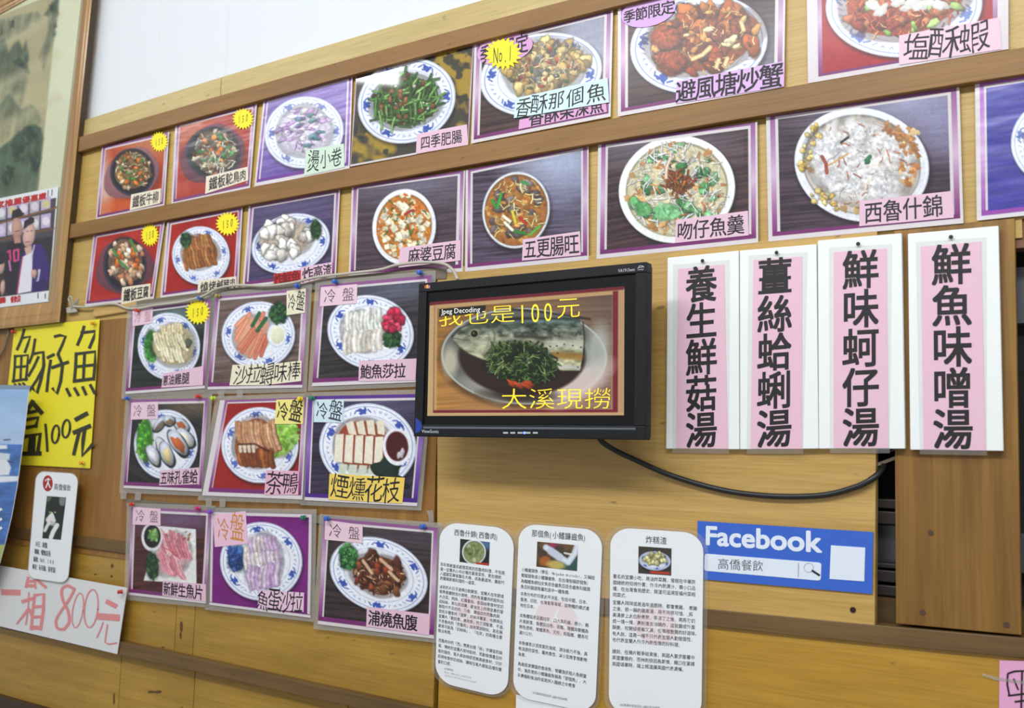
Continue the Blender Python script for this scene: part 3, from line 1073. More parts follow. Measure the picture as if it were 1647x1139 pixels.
c = menu_card('large photo card of orange fried crab on a plate in the top row', [(993.6, 10), (1264, -52), (1261, 140), (993.6, 187.5)],
    lambda p: (plate(p, 1124, 71, 111, 79, -.16), food(p, (1133, 64, 88, 52, -.2), (150, 70, 30), [('blob', 44, [(170, 84, 36), (146, 62, 26), (186, 108, 50), (120, 52, 24)], (9, 19), 1.35, None, 1), ('blob', 40, [(216, 150, 80), (196, 120, 60), (120, 62, 30)], (4, 10), 1.7, None, 1), ('blob', 12, [(236, 216, 160), (230, 190, 110)], (5, 13), 2.4, (-.9, .3), .85), ('shred', 70, [(226, 160, 90), (140, 60, 26), (240, 190, 130)], (2, 6), 3, None, 1)]),
        p.blob(1072, 62, 24, 20, .2, (160, 72, 30), .1, .3, .3, 1, .4), p.blob(1082, 98, 24, 18, .2, (150, 64, 28), .1, .3, .3, 1, .4), tex(p, 1078, 80, 36, 46, .9, 3.5),
        [p.stroke(l, 7, (226, 190, 136), 1, 1.6, .3) for l in ([(1114, 95), (1130, 88), (1142, 76)], [(1152, 108), (1156, 96)], [(1166, 104), (1170, 94)], [(1192, 36), (1196, 48)])]),
    table((48, 30, 32), (84, 58, 54), -.15, [(1240, 100, 26, 60, (150, 160, 190), .6)]), seed=6)
sheet_text(c, [(1088, 131), (1262, 98), (1261, 139), (1087, 167)], '避風塘炒蟹', (218, 176, 226), off=.018, inset=(.0, .02, .99, .98), grow=1.08)
s = slab('season_label', [(1043 + 44 * math.cos(a * .314), 18 - 25 * math.sin(a * .314) - 8 * math.cos(a * .314)) for a in range(20)][::-1], .008, .0007, mat('slip_214_170_222', (214, 170, 222), .5), c)
k = Ink(.0082); k.cells([(1003, 18), (1086, -2), (1086, 21), (1003, 38)], '季節限定', .015, grow=1.05); k.build('lettering', M_INK, s)
c = menu_card('red photo card of salt fried shrimp at the top right corner', [(1297, -52), (1622, -120), (1622, 79), (1299.7, 134)],
    lambda p: (plate(p, 1454, 8, 126, 84, -.06, .35), food(p, (1452, 2, 96, 58, -.1), (176, 80, 50), [('blob', 60, [(196, 90, 56), (170, 66, 44), (214, 130, 84), (150, 60, 40)], (6, 14), 1.7, None, 1), ('shred', 90, [(226, 160, 110), (120, 44, 30), (206, 100, 66)], (3, 8), 3, None, 1), ('blob', 16, [(150, 190, 90), (186, 214, 130)], (5, 12), 1.8, None, 1)]),
        [p.blob(1400 + 12 * i + R.uniform(-8, 8), 12 + R.uniform(-14, 12), 12, 8, R.uniform(-1, 1), (226, 232, 230), .3, .1, .1, .85) for i in range(10)]),
    solid((164, 30, 38), (180, 44, 50), 40), fr=(.055, 0, .05, .04), pw=.022, wl=.004, seed=7, mprint=M_PRINT)
sheet_text(c, [(1446, 57), (1607, 28), (1611, 79), (1446, 104.5)], '塩酥蝦', (236, 200, 214), hand=.9, inset=(.04, .06, .9, .96), grow=1.05, off=.006, label='pale pink handwritten strip')

# ---- second row
c = menu_card('photo card of sizzling tofu in a black pan, leftmost card of the second row', [(150.5, 378), (265, 356), (247, 481), (136.5, 493)],
    lambda p: (hotplate(p, 201, 426, 35, 44, (112, 60, 74)), food(p, (202, 421, 29, 36, 0), (120, 90, 70), [('blob', 46, [(226, 196, 166), (206, 164, 128), (232, 208, 186), (196, 130, 90)], (4, 8), 1.6, (.6, 1.8), 1), ('blob', 8, [(214, 110, 40)], (4, 8), 2, (1.2, 1.8), .8)]),
        [p.stroke(l, 4.5, (70, 128, 60), 1, 1.2, .3) for l in ([(182, 402), (189, 412)], [(210, 386), (218, 404)], [(192, 420), (205, 432)])]),
    solid((166, 30, 20), (182, 50, 34), 30), seed=11)
sheet_text(c, [(196.4, 462.4), (242, 456), (241, 480), (194.4, 490)], '鐵板豆腐', CREAM, off=.03)
star(c, 241, 378, 15, 19)
c = menu_card('photo card of barbecued salted pork on red, second card of the second row', [(269, 358), (390, 333.6), (383, 462), (257.6, 480)],
    lambda p: (plate(p, 323, 411, 46, 47, -.5, .2, nfl=6), food(p, (322, 406, 29, 26, -.2), (140, 86, 40), []),
        slices(p, 304, 396, 340, 388, 9, 26, 1.3, 4.6, [(176, 120, 66), (150, 92, 46)], (92, 50, 22)), slices(p, 298, 420, 344, 412, 10, 26, 1.35, 4.8, [(186, 130, 72), (160, 100, 50), (140, 84, 40)], (92, 50, 22)), parsley(p, 299, 386, 9, 12, 14)),
    solid((158, 24, 16), (176, 40, 28), 40), seed=12)
sheet_text(c, [(319, 452), (380, 444.5), (380, 460), (317.6, 472.6)], '燒烤鹹豬肉', CREAM, off=.02, inset=(.04, .1, .97, 1.15))
star(c, 366, 360, 20, 20)
c = menu_card('photo card of white fried pudding cubes with parsley, third card of the second row', [(400, 332), (546.7, 305.5), (540, 446), (390, 463)],
    lambda p: (plate(p, 467.6, 392, 64, 47, -.3), food(p, (459, 384, 41, 30, -.25), (196, 178, 160), [('blob', 26, [(238, 230, 220), (228, 218, 206), (244, 240, 234)], (8, 12), 1.25, None, 1), ]), parsley(p, 508, 369, 9, 16, 20)),
    table((58, 48, 84), (84, 72, 108), -.2, [(440, 330, 60, 20, (130, 120, 160), .5)]), seed=13)
sheet_text(c, [(440, 441), (484, 434), (484, 456), (440, 462)], '炸鮮魚', (196, 40, 44), (120, 10, 20), off=.03, inset=(.02, 0, .98, 1), grow=1.1, label='red strip with dark red lettering')
sheet_text(c, [(484, 430), (534, 421.5), (534, 443), (484, 457)], '炸高渣', PINK, off=.018, lev=2, inset=(.03, .06, .97, .96), grow=1.05)
c = menu_card('photo card of spicy tofu in an upright oval bowl, second row behind the cable', [(566, 300), (748, 274), (744, 437), (560.7, 446)],
    lambda p: (bowl(p, 650, 365, 51, 61, .12, .87, (196, 116, 44)), food(p, (651, 365, 43, 52, .1), None, [('cube', 95, [(240, 228, 190), (232, 214, 166), (246, 238, 212)], (3, 5.5), 1, None, .98), ('flat', 60, [(196, 90, 30), (210, 130, 50)], (2, 4), 1.5, None, 1), ('shred', 44, [(70, 110, 44), (96, 136, 60)], (2, 5), 3, None, .95), ('cube', 22, [(244, 236, 206)], (5, 8), 1, (0, 1.5), .9)]), p.stroke([(651, 345), (659, 340), (665, 338)], 4, (170, 40, 30), 1)),
    table((58, 44, 54), (90, 74, 80), -.1, [(660, 290, 80, 24, (150, 160, 190), .55)]), seed=14)
sheet_text(c, [(643.6, 398.6), (740.5, 386), (740.5, 419), (641, 430.5)], '麻婆豆腐', PINK, inset=(.15, .1, .93, .9), grow=1.05)
c = menu_card('photo card of brown offal soup bowl, second row above the monitor', [(749, 274), (946.6, 232), (946.6, 418), (748, 437)],
    lambda p: (bowl(p, 830, 338, 54, 62, .2, .93, (164, 104, 48), (196, 202, 206)), food(p, (830, 338, 48, 55, .15), None, [('flat', 80, [(190, 130, 60), (140, 80, 36), (206, 160, 90)], (2, 6), 1.4, None, 1), ('blob', 22, [(120, 104, 104), (96, 84, 88), (140, 124, 120)], (5, 11), 1.5, None, .95), ('shred', 50, [(232, 206, 150), (222, 190, 120)], (3, 7), 3, None, .95)]),
        [p.stroke(l, 5, cc, 1, 1.1, .3) for l, cc in (([(791, 322), (797, 332)], (56, 140, 50)), ([(806, 312), (800, 334)], (60, 150, 56)), ([(810, 348), (820, 356)], (240, 236, 206)), ([(812, 358), (824, 370)], (240, 236, 206)), ([(824, 340), (829, 358)], (206, 190, 60)), ([(828, 372), (846, 376)], (50, 120, 50)), ([(852, 378), (868, 364)], (96, 160, 60)), ([(840, 292), (848, 296)], (60, 140, 80)), ([(836, 350), (846, 360)], (180, 50, 30)))]),
    table((52, 40, 52), (96, 82, 104), -.08, [(900, 258, 70, 44, (190, 200, 222), .8), (905, 300, 46, 60, (150, 160, 196), .4)]), seed=15)
sheet_text(c, [(841, 385), (932.6, 372), (934, 410.5), (839.5, 419.4)], '五更腸旺', PINK, inset=(.03, .06, .98, .94), grow=1.05)
c = menu_card('large photo card of whitebait soup with green leaves, second row', [(962, 230.6), (1218, 196), (1219.5, 390), (959.4, 416.7)],
    lambda p: (bowl(p, 1088.7, 304.6, 94, 86, -.25, .88, (206, 196, 160), (240, 242, 238)), food(p, (1090, 305, 80, 73, -.2), None, [('flat', 40, [(190, 130, 70), (206, 160, 100)], (4, 10), 1.6, None, 1), ('blob', 36, [(96, 166, 104), (70, 140, 84), (126, 186, 130), (56, 124, 66)], (5, 12), 1.5, None, .98), ('shred', 190, [(236, 236, 226), (222, 222, 214), (244, 244, 240), (206, 204, 196)], (5, 12), 6, None, 1), ('shred', 26, [(204, 116, 56), (214, 140, 70)], (3, 7), 3, None, .95), ('flat', 10, [(60, 50, 60)], (2, 5), 2.5, None, .9)]),
        food(p, (1090, 293, 24, 20, 0), None, [('shred', 46, [(116, 62, 26), (160, 104, 40), (136, 60, 28), (96, 58, 32)], (5, 11), 3.4, None, .9)]), p.stroke([(1078, 254), (1072, 270), (1071, 286)], 5, (222, 196, 176), 1, 1.2, .3),
        parsley(p, 1035, 337, 13, 12, 14, ((84, 160, 90), (70, 150, 84), (96, 170, 104), (120, 186, 124))), parsley(p, 1074, 341, 20, 13, 14, ((110, 180, 120), (84, 160, 96), (126, 190, 130), (140, 200, 150)))),
    table((44, 28, 34), (88, 62, 64), -.18, [(1040, 236, 80, 20, (150, 160, 190), .5)]), seed=16)
sheet_text(c, [(1087, 354), (1203, 339), (1204, 378.5), (1086, 391)], '吻仔魚羹', PINK, inset=(.02, .1, .95, .92), grow=1.04)
c = menu_card('large photo card of white shredded soup above the soup signs', [(1232, 184.6), (1543, 140), (1549.6, 359), (1236, 388.6)],
    lambda p: (bowl(p, 1386, 265, 109, 91, .22, .88, (206, 196, 186), (228, 230, 240)), food(p, (1386, 265, 93, 77, .2), None, [('flat', 60, [(226, 200, 130), (210, 180, 110), (196, 150, 90)], (3, 9), 1.4, None, 1)]),
        food(p, (1386, 262, 82, 68, .2), (208, 204, 202), [('soft', 120, [(226, 226, 228), (214, 212, 214), (232, 232, 234), (196, 192, 192), (220, 210, 200)], (6, 17), 1.6, None, 1), ('shred', 34, [(236, 236, 238), (206, 204, 206)], (5, 12), 9, None, 1), ('shred', 26, [(196, 120, 84), (184, 100, 66)], (3, 7), 4, None, 1.05), ('soft', 26, [(238, 238, 240)], (4, 10), 1.6, None, .9)]),
        food(p, (1304, 240, 14, 40, .25), None, [('blob', 18, [(226, 190, 90), (236, 210, 130)], (3, 6), 1.3, None, 1)]), food(p, (1326, 322, 28, 14, .6), None, [('blob', 16, [(226, 190, 100), (236, 210, 140)], (3, 6), 1.3, None, 1)]), food(p, (1462, 252, 16, 44, .1), None, [('flat', 26, [(176, 110, 60), (196, 136, 80), (222, 190, 140)], (4, 8), 1.4, None, 1)]), food(p, (1440, 210, 24, 10, .6), None, [('flat', 14, [(170, 110, 70), (196, 140, 90)], (4, 7), 1.4, None, 1)]),
        p.blob(1396, 257, 8, 5, -.8, (50, 120, 80), .3), p.stroke([(1353, 229), (1364, 221)], 4, (50, 36, 50), 1), p.stroke([(1328, 268), (1340, 262), (1364, 247)], 2.5, (206, 150, 80), 1), p.stroke([(1322, 252), (1328, 262), (1330, 278)], 6, (150, 66, 50), .9)),
    table((46, 32, 44), (84, 66, 78), -.08, [(1460, 165, 110, 50, (176, 180, 216), .8), (1520, 210, 40, 50, (150, 150, 190), .5)]), seed=17)
sheet_text(c, [(1382.6, 323.6), (1532, 307), (1534, 350), (1382, 364)], '西魯什錦', PINK, inset=(.05, .06, .9, .94), grow=1.02)
c = menu_card('blue photo card of a plate cut off by the right edge, second row', [(1568, 135), (1830, 92), (1838, 326), (1571, 355)],
    lambda p: (plate(p, 1706, 228, 80, 72, -.1, .2), food(p, (1706, 228, 52, 48, 0), (200, 150, 110), [('blob', 40, [(206, 140, 90), (226, 180, 130)], (6, 12), 1.5, None, 1)])),
    lambda p: (p.woodbg((40, 36, 140), (62, 56, 166), -.2), p.ell(1585, 150, 50, 30, 0, (90, 90, 180), .5, 30)), seed=18, mprint=M_PRINT_WRINKLE, fr=(.03, 0, .03, .03), purp=((170, 90, 190), (150, 60, 170), (210, 170, 220)))

# ---- cold dish cards, three rows of three left of the monitor
COLD = (232, 200, 212)
D2 = .012


def slip(c, q, text='冷盤', bg=COLD, ink=(90, 74, 84), hand=.0, off=-.008, inset=(.08, .08, .94, .9), grow=.95, label='small cold-dish slip'):
    H = homog(q)
    s = slab('cold_dish_slip', q, D2 + .0014, .0007, mat('slip_%d_%d_%d' % tuple(bg), bg, .5), c)
    k = Ink(D2 + .0017)
    u0, v0, u1, v1 = inset
    w = (u1 - u0)
    gap = .42 if not hand else .5
    grow = min(grow, .95)
    k.cells(qlerp(q, u0, v0, u0 + w * gap, v1), text[0], off * .5 if off > 0 else off, 2, hand=hand, grow=grow)
    k.cells(qlerp(q, u1 - w * gap, v0, u1, v1), text[1], off * .5 if off > 0 else off, 2, hand=hand, grow=grow)
    k.build('lettering', mat('ink_%d_%d_%d' % tuple(ink), ink, .55), s)
    return s


KW = dict(d=D2, film_px=7, fr=(.0, .0, .0, .03), pw=.034, wl=.02)
c = menu_card('photo card of sliced scallion chicken with price star, top left cold dish', [(212.3, 498.3), (339.6, 482), (329, 624.6), (201.7, 634)],
    lambda p: (plate(p, 271.6, 557, 50, 54, -.1, .1, .7), parsley(p, 243, 556, 11, 26, 26, ((50, 130, 40), (64, 150, 50), (40, 104, 36), (84, 166, 66))), food(p, (280, 556, 33, 34, 0), (190, 176, 140), []),
        slices(p, 262, 534, 292, 530, 8, 18, 1.4, 4.6, [(226, 214, 176), (214, 200, 160)], (150, 124, 76)), slices(p, 252, 551, 296, 549, 10, 28, 1.25, 5.2, [(232, 222, 188), (220, 208, 168)], (140, 112, 64)), slices(p, 262, 570, 292, 570, 7, 22, 1.3, 5, [(230, 222, 190), (216, 206, 170)], (140, 118, 74)), p.blob(303, 552, 5, 9, .2, (90, 96, 80), .2)),
    table((22, 28, 26), (44, 48, 44), -.06, [(285, 505, 40, 16, (120, 146, 146), .8)]), seed=21, **KW)
sheet_text(c, [(262, 601), (327, 588.6), (326, 619.7), (259.6, 623.6)], '蔥油雞腿', PINK, d=D2, off=.02, inset=(.02, .16, .74, .9))
slip(c, [(213, 500), (246, 495), (244.5, 520), (213, 525)], ink=(190, 120, 140))
star(c, 318, 502, 21, 21, d=D2)
c = menu_card('photo card of crab sticks with mayonnaise cup and cream handwritten strip', [(347, 477), (495, 463.3), (486, 623.6), (333.8, 626.5)],
    lambda p: (plate(p, 415.4, 539, 59, 54, -.15, .1), food(p, (405, 540, 26, 34, .6), (222, 160, 130), []),
        [p.stroke(l, 6.5, cc, 1, 1.2, .35) for l, cc in (([(402, 505), (380, 534)], (216, 140, 110)), ([(398, 514), (380, 545)], (222, 150, 116)), ([(408, 528), (384, 560)], (206, 124, 96)), ([(414, 532), (390, 566)], (196, 108, 82)), ([(420, 534), (402, 574)], (212, 132, 102)), ([(426, 540), (410, 576)], (200, 116, 88)), ([(432, 538), (420, 572)], (190, 100, 76)), ([(394, 510), (380, 524)], (220, 150, 120)), ([(424, 504), (420, 514)], (214, 120, 100)))],
        [p.stroke(l, 6, (40, 96, 52), 1, 1.2, .35) for l in ([(417, 504), (406, 524)], [(428, 512), (414, 532)])],
        p.ell(445.5, 539, 16, 20, 0, (236, 238, 240)), p.ring(445.5, 539, 15, 19, 0, 1.2, (150, 170, 210), .6), p.ell(446, 539, 11, 14, 0, (226, 226, 196), 1, 2, .1), parsley(p, 448, 504, 15, 17, 30)),
    table((84, 64, 58), (122, 104, 98), -.12), seed=22, tabs=((356, 628), (386, 627)), **KW)
sheet_text(c, [(374, 587), (485, 580), (484, 613), (369, 620)], '沙拉蟳味棒', (232, 226, 196), hand=.9, d=D2, inset=(.05, .02, .99, .98), grow=1.05, ragged=3, label='cream handwritten strip')
slip(c, [(461, 468), (492, 464), (490, 503), (461, 507)], bg=(232, 226, 196), ink=(30, 34, 34), hand=.8, off=.0, grow=1.05, inset=(.04, .1, .98, .9), label='cream handwritten slip')
c = menu_card('photo card of white abalone salad with a red flower, partly behind the monitor', [(514.4, 459), (694, 442.6), (690, 614), (501.8, 621.4)],
    lambda p: (plate(p, 596, 534.5, 70, 59, .25), food(p, (584, 533, 34, 32, .1), (206, 202, 196), []),
        slices(p, 560, 522, 612, 518, 10, 40, 1.5, 6.5, [(230, 230, 224), (218, 216, 208), (236, 236, 232)], (176, 166, 150)), slices(p, 556, 552, 610, 546, 8, 30, 1.6, 8, [(226, 222, 214), (214, 206, 194)], (170, 160, 144)),
        parsley(p, 631, 545, 14, 14, 26), food(p, (632, 516, 15, 20, .4), (176, 30, 60), [('blob', 18, [(206, 40, 80), (186, 30, 66), (222, 70, 104)], (5, 9), 1.3, None, .9)])),
    table((36, 32, 36), (66, 60, 62), -.12, [(640, 462, 60, 16, (130, 140, 170), .7)]), seed=23, **KW)
sheet_text(c, [(577.5, 580.6), (670, 576.7), (668, 611.7), (576.6, 613.6)], '鮑魚莎拉', PINK, d=D2, off=.018, inset=(.03, .18, .83, .88), grow=1.05)
slip(c, [(516, 462), (574.6, 457), (573.6, 488), (514.4, 493)], ink=(80, 60, 76))
c = menu_card('photo card of green mussels with lettuce, middle row of cold dishes', [(209.4, 643.3), (334.7, 640.4), (324, 791), (198.7, 785)],
    lambda p: (plate(p, 266.7, 715, 51, 56, 0, .1, .8), parsley(p, 233, 708, 13, 34, 34, ((90, 170, 40), (70, 150, 36), (56, 126, 34), (130, 196, 70))),
        [(p.blob(x + 1, y + 2, a * 1.12, b * 1.12, t, (40, 46, 50), .06), p.blob(x, y, a, b, t, (206, 212, 226), .06, .2, .3), p.blob(x + 1, y + 3, a * .66, b * .6, t, cc, .25, .2, .2)) for x, y, a, b, t, cc in
            ((256, 682, 14, 7, -.9, (120, 106, 90)), (291, 683, 15, 9, .7, (176, 96, 56)), (272, 676, 9, 8, .2, (130, 106, 76)), (298, 704, 19, 10, .8, (232, 226, 206)), (286, 712, 24, 11, 1.0, (196, 100, 50)), (262, 722, 21, 8, 1.1, (222, 210, 176)), (268, 730, 20, 10, 1.2, (226, 206, 150)), (246, 732, 18, 9, 1.1, (232, 232, 236)))]),
    table((26, 22, 28), (50, 44, 46), .5, [(310, 655, 34, 10, (150, 126, 90), .7)]), seed=24, tabs=((199, 790), (222, 792)), **KW)
sheet_text(c, [(258, 757), (320, 752), (319, 779), (256, 781)], '五味孔雀蛤', PINK, d=D2, off=.018, inset=(.02, .08, .98, .96), grow=1.05)
slip(c, [(211, 648), (254, 646), (254, 674), (210, 675)])
c = menu_card('photo card of sliced tea duck on a red ground with yellow handwritten slip', [(354, 644), (495, 639.4), (486, 803.6), (325, 797)],
    lambda p: (plate(p, 418, 716, 62, 61, .1, .15), food(p, (457, 704, 20, 32, .4), (150, 190, 84), [('flat', 34, [(126, 180, 60), (166, 206, 106), (100, 156, 50)], (4, 9), 1.3, None, 1)]), food(p, (411, 712, 36, 38, .1), (150, 84, 46), []),
        slices(p, 384, 700, 444, 700, 13, 44, 1.35, 6, [(206, 160, 124), (186, 136, 100)], (120, 66, 36)), slices(p, 386, 734, 436, 738, 9, 24, 1.45, 8, [(140, 76, 36), (160, 92, 44), (122, 64, 32)], (80, 40, 20)), [p.stroke([(386 + 7 * i, 718), (387 + 7 * i, 726)], 5, (232, 222, 206), .9) for i in range(4)], p.stroke([(384, 715), (410, 714), (432, 726)], 3, (60, 32, 20), .8)),
    solid((150, 26, 24), (166, 40, 34), 40), seed=25, tabs=((336, 802), (358, 803)), d=D2, film_px=7, fr=(.06, 0, .012, .035), pw=.03, wl=.014)
sheet_text(c, [(428, 756), (480.5, 758), (479.5, 796), (425, 796)], '茶鴨', (228, 176, 196), hand=1, d=D2, off=.012, inset=(.04, .06, .98, .96), grow=1.1, label='pink handwritten strip')
slip(c, [(444.5, 643), (489, 642), (487, 682), (441.6, 682)], bg=(240, 226, 130), ink=(40, 36, 20), hand=.8, off=.012, grow=1.12, inset=(.02, .06, .98, .94), label='yellow handwritten slip')
c = menu_card('photo card of smoked squid slices with dark sauce cup and yellow strip', [(496.7, 637.5), (687, 633.6), (670.6, 814.3), (490, 804.6)],
    lambda p: (plate(p, 591.5, 718, 78, 69, .1), food(p, (584, 716, 44, 42, 0), (150, 70, 44), []),
        [p.poly(qq, cc, 1, 1.5) for qq, cc in [([(540 + 16 * i, 699 + i), (553 + 16 * i, 698 + i), (551 + 16 * i, 744 + i), (537 + 16 * i, 742 + i)], (236, 228, 208)) for i in range(5)] + [([(556 + 16.5 * i, 681 - 2 * i + (3 if i == 3 else 0)), (568 + 16.5 * i, 677 - i), (574 + 15 * i, 700), (561 + 15.5 * i, 698)], (232, 222, 200)) for i in range(4)] + [([(546 + 16 * i, 746 + i), (559 + 16 * i, 747 + i), (556 + 16 * i, 764), (543 + 16 * i, 764)], (206, 214, 196)) for i in range(4)]],
        [p.stroke([(554 + 16 * i, 699 + i), (552 + 16 * i, 743 + i)], 2.2, (140, 50, 30), .9) for i in range(5)],
        p.blob(622, 752, 24, 16, .1, (30, 46, 36), .2), p.blob(632, 775, 26, 12, .1, (30, 46, 36), .2),
        p.ell(638.6, 719, 23, 30, -.1, (236, 238, 244)), p.ell(638.6, 718, 18, 24, -.1, (74, 20, 20), 1, 2), p.blob(645, 730, 5, 9, .3, (206, 196, 206), .3)),
    table((34, 28, 44), (66, 56, 80), -.1, [(620, 650, 60, 16, (120, 120, 160), .6)]), seed=26, purp=((90, 50, 140), (76, 34, 130), (150, 110, 190)), **KW)
sheet_text(c, [(530, 762), (651, 768.6), (647, 810), (528, 803.6)], '煙燻花枝', (238, 206, 96), hand=.9, d=D2, off=.006, inset=(.03, .04, .95, .96), grow=1.08, label='orange-yellow handwritten strip')
slip(c, [(505.5, 643), (553, 643), (552, 680), (504.5, 679)], bg=(208, 228, 236), ink=(40, 44, 52), hand=.8, off=.004, grow=1.1, inset=(.04, .06, .98, .94), label='pale blue handwritten slip')
c = menu_card('photo card of pink raw fish slices, bottom left of the cold dishes', [(211.4, 815.5), (339.6, 821.4), (331, 971), (206.5, 957)],
    lambda p: (p.poly([(256, 846), (315, 851.5), (316, 939), (231, 934)], (228, 228, 226)), food(p, (278, 893, 26, 36, .4), (222, 176, 180), []),
        slices(p, 262, 872, 302, 884, 8, 40, 1.25, 5.4, [(206, 130, 142), (222, 160, 168), (196, 116, 130)], (232, 196, 198)), slices(p, 262, 904, 290, 916, 6, 34, 1.2, 6, [(206, 124, 138), (222, 156, 166)], (236, 202, 204)), p.stroke([(260, 880), (275, 886), (290, 900)], 2, (196, 90, 90), .9),
        food(p, (299, 862, 8, 9, .5), None, [('flat', 8, [(150, 80, 60), (190, 150, 130)], (1.5, 3), 1.5, None, 1)]),
        p.ell(244.4, 864, 17, 23, 0, (226, 222, 226)), p.ell(245, 863, 13.5, 18.5, 0, (30, 24, 26)), parsley(p, 247, 861, 9, 10, 14, ((110, 160, 80), (140, 186, 110), (90, 140, 66), (166, 206, 130))), parsley(p, 245, 911, 10, 22, 26)),
    table((56, 22, 26), (90, 44, 42), -.1, [(290, 835, 50, 14, (130, 110, 160), .8)]), seed=27, **KW)
sheet_text(c, [(262, 934), (331, 940), (331, 968), (261, 958)], '新鮮生魚片', PINK, d=D2, off=.022, inset=(.02, .06, .95, .96), grow=1.03)
slip(c, [(214, 815.5), (258, 818.5), (258, 845.7), (213, 843.7)])
c = menu_card('purple photo card of fish roe salad with an orange handwritten pink slip', [(339.6, 823), (502, 827), (499, 994), (336.7, 973)],
    lambda p: (plate(p, 420, 903, 66, 63, .1), parsley(p, 381, 899, 15, 20, 30, ((46, 84, 150), (36, 66, 130), (30, 56, 116), (70, 110, 170))), food(p, (424, 903, 30, 42, -.1), (206, 190, 206), []),
        slices(p, 396, 900, 446, 894, 9, 34, 1.5, 7, [(230, 222, 216), (220, 208, 214), (206, 186, 206)], (166, 136, 176)), slices(p, 402, 930, 446, 926, 8, 34, 1.6, 7, [(200, 176, 206), (190, 160, 200), (214, 196, 214)], (150, 116, 170)), slices(p, 404, 876, 442, 872, 7, 20, 1.4, 6, [(214, 202, 206), (196, 170, 200)], (160, 130, 176))),
    solid((112, 24, 112), (126, 40, 126), 50), seed=28, d=D2, film_px=7, fr=(.0, .0, .0, .025), pw=.006, wl=.024)
sheet_text(c, [(416, 948.7), (489, 953.5), (488, 984.6), (414.5, 978.8)], '魚蛋沙拉', (230, 196, 216), hand=.9, d=D2, off=.012, inset=(-.02, .0, .98, 1.0), grow=1.12, label='pink handwritten strip')
slip(c, [(342.5, 829), (395, 822), (398, 875), (345.5, 880)], bg=(234, 190, 212), ink=(206, 140, 60), hand=.8, off=.008, grow=1.1, label='pink slip with orange handwriting')
c = menu_card('photo card of glazed grilled fish belly with parsley, bottom cold-dish row', [(521, 833), (704.5, 849), (697.7, 1027.6), (511, 1004)],
    lambda p: (plate(p, 609, 925, 81, 58, .36), food(p, (609, 925, 42, 32, .3), (120, 62, 36), [('blob', 34, [(124, 72, 42), (104, 54, 32), (152, 104, 66), (90, 46, 30)], (7, 13), 1.4, (.6, 1.8), 1), ('shred', 70, [(226, 190, 150), (206, 160, 120), (70, 30, 22)], (1.5, 4), 2.4, None, 1), ('blob', 8, [(150, 76, 42), (130, 54, 32)], (6, 9), 1.8, (1.2, 1.8), .95)]),
        [p.stroke(l, 5, (222, 190, 156), .9, 2) for l in ([(584, 902), (598, 922)], [(612, 900), (630, 916)], [(626, 920), (640, 934)])], parsley(p, 560, 896, 15, 20, 40, ((50, 116, 56), (40, 96, 48), (26, 66, 38), (90, 156, 84)))),
    table((40, 30, 32), (70, 56, 56), .1, [(660, 865, 60, 14, (96, 92, 110), .5)]), seed=29, **KW)
sheet_text(c, [(590, 976), (691, 988), (690, 1022), (589, 1008)], '浦燒魚腹', PINK, d=D2, off=.022, inset=(.03, .14, .82, .9), grow=1.05)
slip(c, [(523, 836), (583, 845), (583, 874), (522, 868)], ink=(80, 60, 70))


# ------------------------------------------------------------------ push pins and nails
PIN_COLS = {'blue': (56, 100, 190), 'yellow': (232, 206, 40), 'red': (206, 60, 40), 'lime': (190, 214, 60), 'green': (40, 120, 96), 'magenta': (206, 50, 120), 'purple': (130, 80, 190), 'orange': (226, 160, 30), 'olive': (160, 150, 80)}


def pin(px, py, colr, label, d=.012):
    a = P(px, py, d)
    prof = [(0, .0008), (0.004, .0008), (0.004, .0055), (.0055, .0055), (.0062, .0035), (.010, .003), (.0115, .005), (.0135, .0052), (.0142, .004), (.0143, 0)]
    v, f = [], []
    n = 12
    for (y, r) in prof:
        for k in range(n):
            v.append(a + np.array([r * math.cos(6.2832 * k / n), -y, r * math.sin(6.2832 * k / n)]))
    for i in range(len(prof) - 1):
        for k in range(n):
            f.append([i * n + k, i * n + (k + 1) % n, (i + 1) * n + (k + 1) % n, (i + 1) * n + k])
    o = link('push_pin', v, f, mat('pin_' + colr, PIN_COLS[colr], .3), None, True)
    tag(o, label, 'push pin', 'push pins holding papers')


